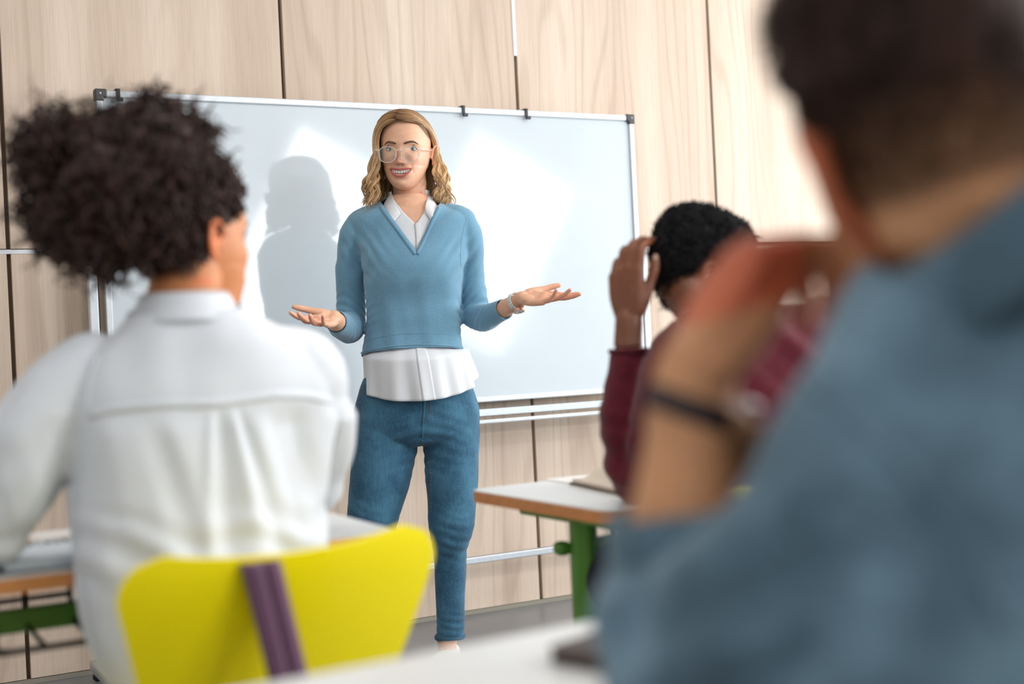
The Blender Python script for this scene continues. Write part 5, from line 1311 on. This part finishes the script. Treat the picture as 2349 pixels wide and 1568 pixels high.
    for s in (-1, 1):
        hp = hip + yx * (.09 * s); hp.z = .50; kn = hp + yy * .42; kn.z = .50; ft = kn + yy * .03; ft.z = .12
        limb(g, [hp, (hp + kn) / 2, kn, (kn + ft) / 2, ft], [.095, .084, .066, .056, .052], k=4)
    link('trousers', fuse(g, .007, 3), plain('navy_trousers', lin(44, 48, 66), .9), root)
# ================================================================== the man in the denim shirt, nearest the camera
def man_denim():
    root = empty('person', (.34, .88, 0))
    tag(root, 'man in a blue denim shirt nearest the camera, chin on his raised fist', 'person')
    M_skin = skin('tanned_skin', lin(206, 150, 108), .12, .5)
    Mh = frame(at(2118, 305, .895), (-.14, .985, -.03), (-.24, .08, 1), 1.06)
    g = G(); V, Fc = head_geo(110, 110, mouth=False, smile=.0, jaw=1.08); g.add(xf(Mh, V), Fc)
    for s in (-1, 1): ear_geo(s, g, Mh, 1.08)
    yx, yy = Vector((math.cos(math.radians(12)), math.sin(math.radians(12)), 0)), Vector((-math.sin(math.radians(12)), math.cos(math.radians(12)), 0))
    limb(g, [xf(Mh, [(0, .025, -.04)])[0], at(2195, 480, .88), at(2255, 570, .875), at(2310, 700, .87)], [.068, .064, .050, .052], k=4, seg=30)
    g.add(*loft([(at(2265, 560, .87), Vector((.85, 0, .5)) * .06, yy * .055), (at(2320, 720, .87), yx * .10, yy * .075), (at(2340, 900, .87), yx * .13, yy * .085), (at(2330, 1300, .86), yx * .13, yy * .085), (at(2310, 2000, .84), yx * .12, yy * .085), (at(2300, 2450, .84), yx * .13, yy * .09)], 36, 4, 2.2))
    el = at(1550, 1490, .93); wr = at(1590, 905, .965)
    limb(g, [at(2130, 960, .875), at(1880, 1280, .875), el, at(1565, 1250, .95), at(1580, 1050, .96), wr], [.045, .042, .040, .0420, .034, .0305], k=4)
    limb(g, [at(1578, 1000, .961), at(1588, 920, .965), at(1600, 850, .965)], [.032, .0325, .031], k=4, flat=((.3, .9, 0), .8))
    limb(g, [Vector((.52, .93, .93)), Vector((.60, .98, .80)), Vector((.58, 1.05, .72)), Vector((.40, 1.20, .712))], [.052, .046, .04, .028], k=4)
    hand_geo(g, Vector((.40, 1.20, .712)), (-.85, .5, 0), (0, 0, -1), 1, [(.15, .2, .1)] * 4)
    nails = []
    hand_geo(g, wr + Vector((0.0, 0, .012)), at(1745, 545, .985) - wr, (.86, .22, -.42), -1, [(.95, 1.05, .6), (1.0, 1.15, .6), (1.0, 1.2, .6), (.95, 1.2, .6)], (.04, .0, -.02, -.05), (.3, .35, .35), 1.12,
             tdir=at(1770, 760, .955) - at(1660, 875, .955), nails=nails, fat=1.08)
    for s in (-1, 1):
        hp = Vector((.47, .86, .50)) + yx * (.09 * s); kn = hp + yy * .42; kn.z = .49; ft = kn + yy * .03; ft.z = .09
        limb(g, [hp, (hp + kn) / 2, kn, (kn + ft) / 2, ft], [.085, .072, .056, .046, .036], k=4)
        limb(g, [ft + Vector((0, 0, -.045)), ft + yy * .09 + Vector((0, 0, -.055)), ft + yy * .18 + Vector((0, 0, -.06))], [.038, .034, .024], k=3)
    me = fuse(g, .0034, 2); V = getv(me); L = xf(Mh.inverted(), V); x, y, z = L.T; col = np.ones((len(V), 3))
    ear = (np.abs(x) > .0755) & (z > -.08) & (z < .05); col[ear] *= (1.12, .62, .58)
    hwr = np.linalg.norm(V - np.array(at(1850, 620, .98)), axis=1); col *= 1 - (np.clip(1 - hwr / .13, 0, 1) ** .8)[:, None] * np.array((.30, .52, .58))
    # clipped sides and nape: short hair thins out towards the neck
    hz = np.clip((z + .050 - .35 * np.clip(.03 - y, 0, .05)) / .075, 0, 1) * np.clip((y + .045 + .0 * z) / .03, 0, 1) * (np.linalg.norm(L, axis=1) < .2)
    hz = np.where(ear, 0, hz) * np.where((y < .02) & (z < .018), np.clip((z + .01) / .03, 0, 1), 1)
    m = (hz ** .8 * .9)[:, None]; col = col * (1 - m) + np.array((.075, .062, .062)) * m
    paint(me, col); body = me; link('body', me, M_skin, root)
    g = G()
    for V_, F_ in nails: g.add(V_, F_)
    tag(make('fingernails', g, plain('pink_nails', lin(224, 176, 160), .3), root), kind='stuff')
    Bl = BVHTree.FromPolygons([Vector(p) for p in L], [tuple(p.vertices) for p in me.polygons]); sl = lambda X, Z, off=0.0: cast(Bl, (X, -.12, Z), (0, 1, 0), off)
    M_lash = plain('brown_lashes', lin(50, 36, 30), .7); M_e = (plain('eye_white_4', lin(230, 228, 224), .2), plain('hazel_iris', lin(96, 76, 50), .15), plain('pupil_4', (.004, .004, .004), .1)); ey = sl(.0325, .0005).y + .0098
    for s in (-1, 1):
        eye_parts(Mh, s, Vector((0, -1, 0)), ey, root, M_e, M_skin, M_lash, 1.02)
        V_, F_ = tube([sl(s * X, Z, .0008) for X, Z in ((.0150, .0180), (.0250, .0225), (.0390, .0235), (.0480, .0180))], [.0026, .0036, .003, .001], 10, 5, flat=((0, 1, 0), .35)); make('eyebrow', (xf(Mh, V_), F_), M_lash, root)
    V_, F_ = tube([sl(X, -.0665, .0008) for X in np.linspace(-.025, .025, 9)], [.001, .0025, .0035, .004, .0035, .004, .0035, .0025, .001], 10, 3, flat=((0, 1, 0), .6)); make('lips', (xf(Mh, V_), F_), plain('rose_lips', lin(190, 110, 100), .4), root)
    # ---- hair: longer on the crown
    M_h = hair_mat('dark_brown_short_hair', lin(28, 18, 16), lin(70, 46, 36), rough=.6, spec=.2, streak=(110, 110, 20)); rng = np.random.default_rng(8)
    Vh, Fh = head_geo(80, 80, mouth=False); Vh = Vh.copy(); Vh *= 1.02
    F2 = [f for f in Fh if (lambda c: c[2] > .040 - .25 * c[1] and not (c[1] < -.06 and c[2] < .075))(np.mean([Vh[i] for i in f], axis=0))]
    cap = thick((xf(Mh, Vh), F2), .006, 1); cap = mods(cap, [('REMESH', dict(mode='VOXEL', voxel_size=.004)), ('SMOOTH', dict(iterations=6, factor=.6))]); Vc = getv(cap); Lc = xf(Mh.inverted(), Vc)
    setv(cap, Vc + getn(cap) * (.012 * np.clip((Lc[:, 2] - .04) / .05, 0, 1) + noise(Vc * 70, 2) * .002)[:, None]); hr = link('hair', cap, M_h, root); hr['label'] = 'dark brown hair, clipped short at the nape and longer on the crown'
    Vc = getv(cap); Nc = getn(cap); pick = rng.choice(len(Vc), 5200); K = 8; t = np.linspace(0, 1, K)
    fw = np.array(Mh.to_3x3() @ Vector((.25, -.75, .1))); dirs = Nc[pick] * .55 + fw * .6 + rng.normal(0, .18, (len(pick), 3)); dirs /= np.linalg.norm(dirs, axis=1)[:, None]
    L3 = xf(Mh.inverted(), Vc[pick]); ln = .008 + .022 * np.clip((L3[:, 2] - .045) / .05, 0, 1)
    P = Vc[pick][:, None, :] - Nc[pick][:, None, :] * .003 + dirs[:, None, :] * (ln[:, None] * t)[:, :, None] - Nc[pick][:, None, :] * ((ln * .35)[:, None] * t ** 2)[:, :, None]
    link('crown_hair', strand_mesh(P, np.broadcast_to(np.linspace(.0011, .0004, K), P.shape[:2]), 4), M_h, hr)
    # nape stubble: short strands over the painted fade
    sel = np.where((hz > .12) & (z < .06) & (y > -.02) & (np.abs(x) < .085))[0]; pick = rng.choice(sel, 5200); Nb = getn(me)
    dd = Nb[pick] * .5 + np.array((0, 0, -1.0)) + rng.normal(0, .15, (len(pick), 3)); dd /= np.linalg.norm(dd, axis=1)[:, None]; t = np.linspace(0, 1, 4); ln = .003 + .007 * hz[pick]
    P = V[pick][:, None, :] + dd[:, None, :] * (ln[:, None] * t)[:, :, None]; link('clipped_hair', strand_mesh(P, np.broadcast_to(np.linspace(.0005, .0002, 4), P.shape[:2]), 3), M_h, hr)
    # ---- shirt
    M_d = fabric('washed_denim_shirt', lin(58, 78, 92), lin(102, 130, 148), 650, .3, .2, .85, wave=(220, 220, 220), fade=lin(128, 162, 182))
    def P_(u, v, Y): return at(u, v, Y)
    g = G()
    tl = lambda x, z, r: Vector((x, 0, z)).normalized() * r
    g.add(*loft([(P_(2288, 540, .872), tl(.81, .59, .078), yy * .070), (P_(2308, 595, .875), tl(.85, .52, .094), yy * .084), (P_(2325, 665, .88), tl(.9, .43, .128), yy * .098), (P_(2340, 760, .885), tl(.95, .3, .160), yy * .110), (P_(2342, 900, .89), tl(1, .15, .172), yy * .118), (P_(2335, 1080, .89), tl(1, .05, .178), yy * .125), (P_(2325, 1300, .885), yx * .174, yy * .13),
                 (P_(2315, 1600, .88), yx * .168, yy * .13), (P_(2310, 2000, .86), yx * .165, yy * .13), (P_(2310, 2330, .85), yx * .165, yy * .13)], 60, 4, 2.3))
    limb(g, [P_(2180, 850, .875), P_(2095, 925, .87), P_(2015, 1060, .865), P_(1900, 1240, .865), P_(1760, 1400, .875), P_(1640, 1500, .90), P_(1562, 1525, .925), P_(1535, 1450, .94), P_(1548, 1310, .948), P_(1558, 1215, .952), P_(1560, 1170, .954)],
         [.070, .074, .076, .073, .067, .061, .057, .0535, .0525, .050, .048], k=4, seg=30)
    limb(g, [P_(2262, 650, .876), P_(2180, 745, .876), P_(2110, 880, .872)], [.070, .074, .075], k=4, seg=28)
    limb(g, [Vector((.48, .90, .955)), Vector((.54, .94, .90)), Vector((.60, .98, .80)), Vector((.59, 1.05, .735)), Vector((.50, 1.13, .722))], [.07, .068, .06, .054, .045], k=4, seg=26)
    me = fuse(g, .0055, 4); V = getv(me); Nn = getn(me)
    d = noise(V * (12, 12, 8), 61) * .005 + noise(V * 26, 62) * .002
    c = np.array(P_(1600, 1400, .90)); r_ = np.linalg.norm(V - c, axis=1); d += np.exp(-(r_ / .10) ** 2) * np.sin(V[:, 2] * 95 - V[:, 0] * 70 + noise(V * 12, 5) * 1.5) * .009
    q = rot2(V, ((.8, 0, .6), (0, 1, 0), (-.6, 0, .8)), (7, 8, 26)); d += noise(q, 65) * .005
    setv(me, V + Nn * d[:, None]); Bs = bvh_of(me)
    cut(me, [(P_(1562, 1195, .953), Vector((.0, 0, 1)), P_(1562, 1160, .954), .062), (Vector((.52, 1.11, .72)), (-.8, .6, 0), Vector((.49, 1.14, .722)), .06), (P_(2300, 562, .872), (-.59, -.05, .81), P_(2285, 535, .872), .088)])
    tuck(body, Bs, me, .008, .05, skip=((at(1700, 700, .98), .085), (at(1850, 640, .97), .07))); sh = link('shirt', thick(me, .0022, -1), M_d, root); sh['label'] = 'washed blue denim shirt with the sleeve rolled to the elbow'
    c = P_(1562, 1200, .953); g = G()
    P = np.zeros((8, 44, 3))
    for j in range(44):
        t = 2 * math.pi * j / 44
        for i in range(8):
            q = i / 7; P[i, j] = c + Vector((math.cos(t) * (.0505 + .002 * math.sin(3 * t) + .003 * math.sin(q * 3.1)), math.sin(t) * (.0475 + .003 * math.sin(q * 3.1)), .012 - .052 * q + .006 * math.cos(t)))
    link('rolled_cuff', thick(grid(P, True), .004, 0), M_d, sh)
    g = G()
    for L0 in (((1925, 850), (2000, 930), (2090, 1020), (2170, 1100), (2245, 1220), (2300, 1340), (2349, 1450)),):
        pts = [cast(Bs, p, None, .0) for p in resample([at(u, v, .72) for u, v in L0], 50)]
        g.add(*tube(pts, [.0032] * 50, 8, flat=((0, 1, 0), .7)))
    make('armhole_seam', g, M_d, sh)
    # collar, turned down
    c0 = P_(2296, 560, .872); P = np.zeros((10, 60, 3)); Ti = Vector((-.59, 0, .81)).normalized()
    for j in range(60):
        an = math.radians(-150 + 300 * j / 59) + math.radians(8); d = Vector((math.sin(an), -math.cos(an), 0)); d = (d - Ti * d.dot(Ti)).normalized()
        for i in range(10):
            q = i / 9
            if q < .3: h, r = .004 + .030 * q / .3, .074 + .001 * q
            else: h, r = .034 - .052 * (q - .3) / .7, .0755 + .022 * ((q - .3) / .7) ** .8
            P[i, j] = c0 + d * r + Ti * h
    link('collar', thick(grid(P), .003, 0), M_d, sh)
    # ---- watch
    wt = empty('wristwatch'); wt.parent = root; wt.matrix_parent_inverse = Matrix.Translation(-root.matrix_basis.translation); wt['label'] = 'dark leather strap wristwatch with a steel case'
    ax = (at(1600, 860, .965) - at(1583, 980, .962)).normalized() + Vector((-.10, 0, .0)); ax = Vector((.38, 0, .92)); ax.normalize(); c = at(1592, 940, .9635)
    u_ = Vector((1, 0, 0)); u_ = (u_ - ax * u_.dot(ax)).normalized(); w_ = ax.cross(u_); P = np.zeros((5, 49, 3))
    for j in range(49):
        t = 2 * math.pi * j / 48
        for i in range(5): P[i, j] = c + u_ * (math.cos(t) * .0355) + w_ * (math.sin(t) * .0325) + ax * (-.009 + .0045 * i)
    link('strap', thick(grid(P), .0026, 0), plain('dark_brown_leather', lin(46, 32, 34), .6), wt)
    cc = c + u_ * .0375 + w_ * .006; nn = (u_ + w_ * .15).normalized(); e1 = ax; e2 = nn.cross(ax)
    def disc(r, h0, h1, n=36): return ([cc + (e1 * math.cos(2 * math.pi * i / n) + e2 * math.sin(2 * math.pi * i / n)) * r + nn * h for h in (h0, h1) for i in range(n)], [tuple(range(n))[::-1], tuple(range(n, 2 * n))] + [(i, (i + 1) % n, n + (i + 1) % n, n + i) for i in range(n)])
    make('case', disc(.021, -.004, .006), plain('steel_case', lin(150, 152, 156), .25, .9), wt, sharp=40); make('dial', disc(.017, .0061, .0066), plain('grey_dial', lin(150, 156, 162), .3), wt, smooth=False)
    make('crown', tube([cc + e2 * .018, cc + e2 * .022], [.003, .003], 10), plain('steel_crown', lin(150, 152, 156), .25, .9), wt)
    g = G(); hip = Vector((.47, .86, 0))
    g.add(*loft([(Vector((hip.x, hip.y, .62)), yx * .15, yy * .115), (Vector((hip.x, hip.y, .54)), yx * .17, yy * .13), (Vector((hip.x, hip.y, .49)) + yy * .02, yx * .175, yy * .14), (Vector((hip.x, hip.y, .455)) + yy * .03, yx * .15, yy * .1)], 36, 3, 2.4))
    for s in (-1, 1):
        hp = hip + yx * (.09 * s); hp.z = .50; kn = hp + yy * .42; kn.z = .50; ft = kn + yy * .03; ft.z = .12
        limb(g, [hp, (hp + kn) / 2, kn, (kn + ft) / 2, ft], [.095, .084, .066, .056, .052], k=4)
    link('trousers', fuse(g, .007, 3), plain('dark_blue_trousers', lin(40, 46, 62), .9), root)

# ================================================================== things on the desks, the other chairs
def small_things():
    DT = .6805
    # books on the right desk
    M_pg = plain('book_pages', lin(226, 214, 198), .8); M_cv = plain('grey_brown_cover', lin(176, 160, 146), .6); M_cv2 = plain('dark_cover_edge', lin(96, 78, 68), .6)
    bk = empty('open_book', (.27, 2.52, DT)); tag(bk, 'open book with pale pages lying on the right desk beside the maroon elbow', 'book')
    a0 = math.radians(20); bx, by = Vector((math.cos(a0), math.sin(a0), 0)), Vector((-math.sin(a0), math.cos(a0), 0)); c = Vector((.307, 2.624, DT))
    for s, nm in ((-1, 'page_block'), (1, 'page_block')):
        P = np.zeros((14, 9, 3))
        for i in range(14):
            q = i / 13; h = .005 + .036 * math.sin(min(1, q * 1.25) * math.pi) ** .8 * (1 - .35 * q) + .002
            for j in range(9): P[i, j] = c + bx * (s * .160 * q) + by * (-.135 + .27 * j / 8) + Vector((0, 0, h + .004))
        V, Fc = grid(P); n = len(V); low = V.copy(); low[:, 2] = DT + .0045; W = np.vstack([V, low]); F2 = list(Fc) + [tuple(x + n for x in f)[::-1] for f in Fc]
        bd = [i * 9 for i in range(14)] + [13 * 9 + j for j in range(1, 9)] + [i * 9 + 8 for i in range(12, -1, -1)] + list(range(7, 0, -1))
        F2 += [(bd[i], bd[(i + 1) % len(bd)], bd[(i + 1) % len(bd)] + n, bd[i] + n) for i in range(len(bd))]
        make(nm, (W, F2), M_pg, bk, sharp=40)
    make('cover', bevel_box(c + Vector((0, 0, .002)), bx * .166, by * .140, (0, 0, .002), .001), M_cv2, bk, smooth=False)
    pp = make('paper_sheet', box(Vector((.185, 2.80, DT + .0006)), Vector((.1, .05, 0)), Vector((-.03, .06, 0)), (0, 0, .0006)), plain('white_paper', lin(236, 236, 234), .8), smooth=False); tag(pp, 'white sheet of paper at the far side of the right desk before the open book', 'paper')
    # dark notebook on the nearest desk
    nb = empty('notebook', (.10, 1.20, DT)); tag(nb, 'dark brown notebook lying on the nearest desk beside the denim elbow', 'notebook')
    o = at(1250, 1516, 1.215); o.z = DT; e1 = (at(1404, 1444, 1.34) - at(1246, 1525, 1.21)); e1 = Vector((math.cos(math.radians(48)), math.sin(math.radians(48)), 0)); e2 = Vector((e1.y, -e1.x, 0))
    M_nb = plain('dark_brown_hide', lin(52, 36, 34), .45)
    def MM(x, y, z): return o + e1 * x + e2 * y + Vector((0, 0, z))
    make('cover', slab(rounded(.20, .16, .012), MM, .011, .014), M_nb, nb, smooth=False); make('back_cover', slab(rounded(.20, .16, .012), MM, .0005, .0025), M_nb, nb, smooth=False)
    make('pages', slab(rounded(.196, .156, .010), lambda x, y, z: MM(x + .002, y + .002, z), .0026, .0109), plain('dark_edge_pages', lin(90, 74, 66), .8), nb, smooth=False)
    # exercise book with printed block on the left desk, pen beside it
    eb = empty('exercise_book', (-.74, 2.1, DT)); tag(eb, 'white exercise book with a dark printed block on the left desk between arm and torso', 'book')
    c = at(150, 1262, 2.02); c.z = DT; b1, b2 = T, -N
    make('pages', bevel_box(c + Vector((0, 0, .009)), b1 * .10, b2 * .105, (0, 0, .008), .001), plain('cool_white_paper', lin(206, 216, 224), .7), eb, smooth=False)
    make('cover', bevel_box(c + Vector((0, 0, .0012)), b1 * .103, b2 * .108, (0, 0, .001), .0006), plain('slate_cover', lin(84, 86, 98), .6), eb, smooth=False)
    g = G(); rg = random.Random(2)
    for r in range(5):
        for k in range(11):
            if rg.random() < .85: g.add(*box(c + b1 * (-.07 + .0135 * k) + b2 * (.05 + .011 * r) + Vector((0, 0, .0174)), b1 * rg.uniform(.003, .006), b2 * .0036, (0, 0, .0003)))
    tag(make('printed_block', g, M_black, eb, smooth=False), kind='stuff')
    pe = empty('pen', (-.80, 1.95, DT)); tag(pe, 'dark grey pen lying in front of the exercise book on the left desk', 'pen')
    a, b = at(82, 1299, 1.93), at(168, 1294, 1.99); a.z = b.z = DT + .0045
    make('barrel', tube([a, b], [.0045, .0045], 12), plain('dark_grey_barrel', lin(66, 66, 76), .4), pe); d = (b - a).normalized(); make('tip', tube([b, b + d * .012], [.004, .001], 10), M_alu, pe)
    # the chairs of the two seated men
    shell_chair('school_chair', Vector((.50, 2.02, 0)), math.radians(24), 'shell chair under the man in the maroon sweater', M_yel, .745, .22)
    shell_chair('school_chair', Vector((.60, .62, 0)), math.radians(12), 'shell chair under the man in the denim shirt', M_yel, .745, .22)
# strap built after the chair
link('bag_strap', thick(grid(STRAP), .004, 0), M_strap, None)
tag(bpy.data.objects['bag_strap'], 'purple fabric bag strap hanging over the back of the yellow chair', 'strap')
teacher()
for fn in ('woman_white', 'pupil_maroon', 'man_denim', 'small_things'):
    if fn in globals(): globals()[fn]()
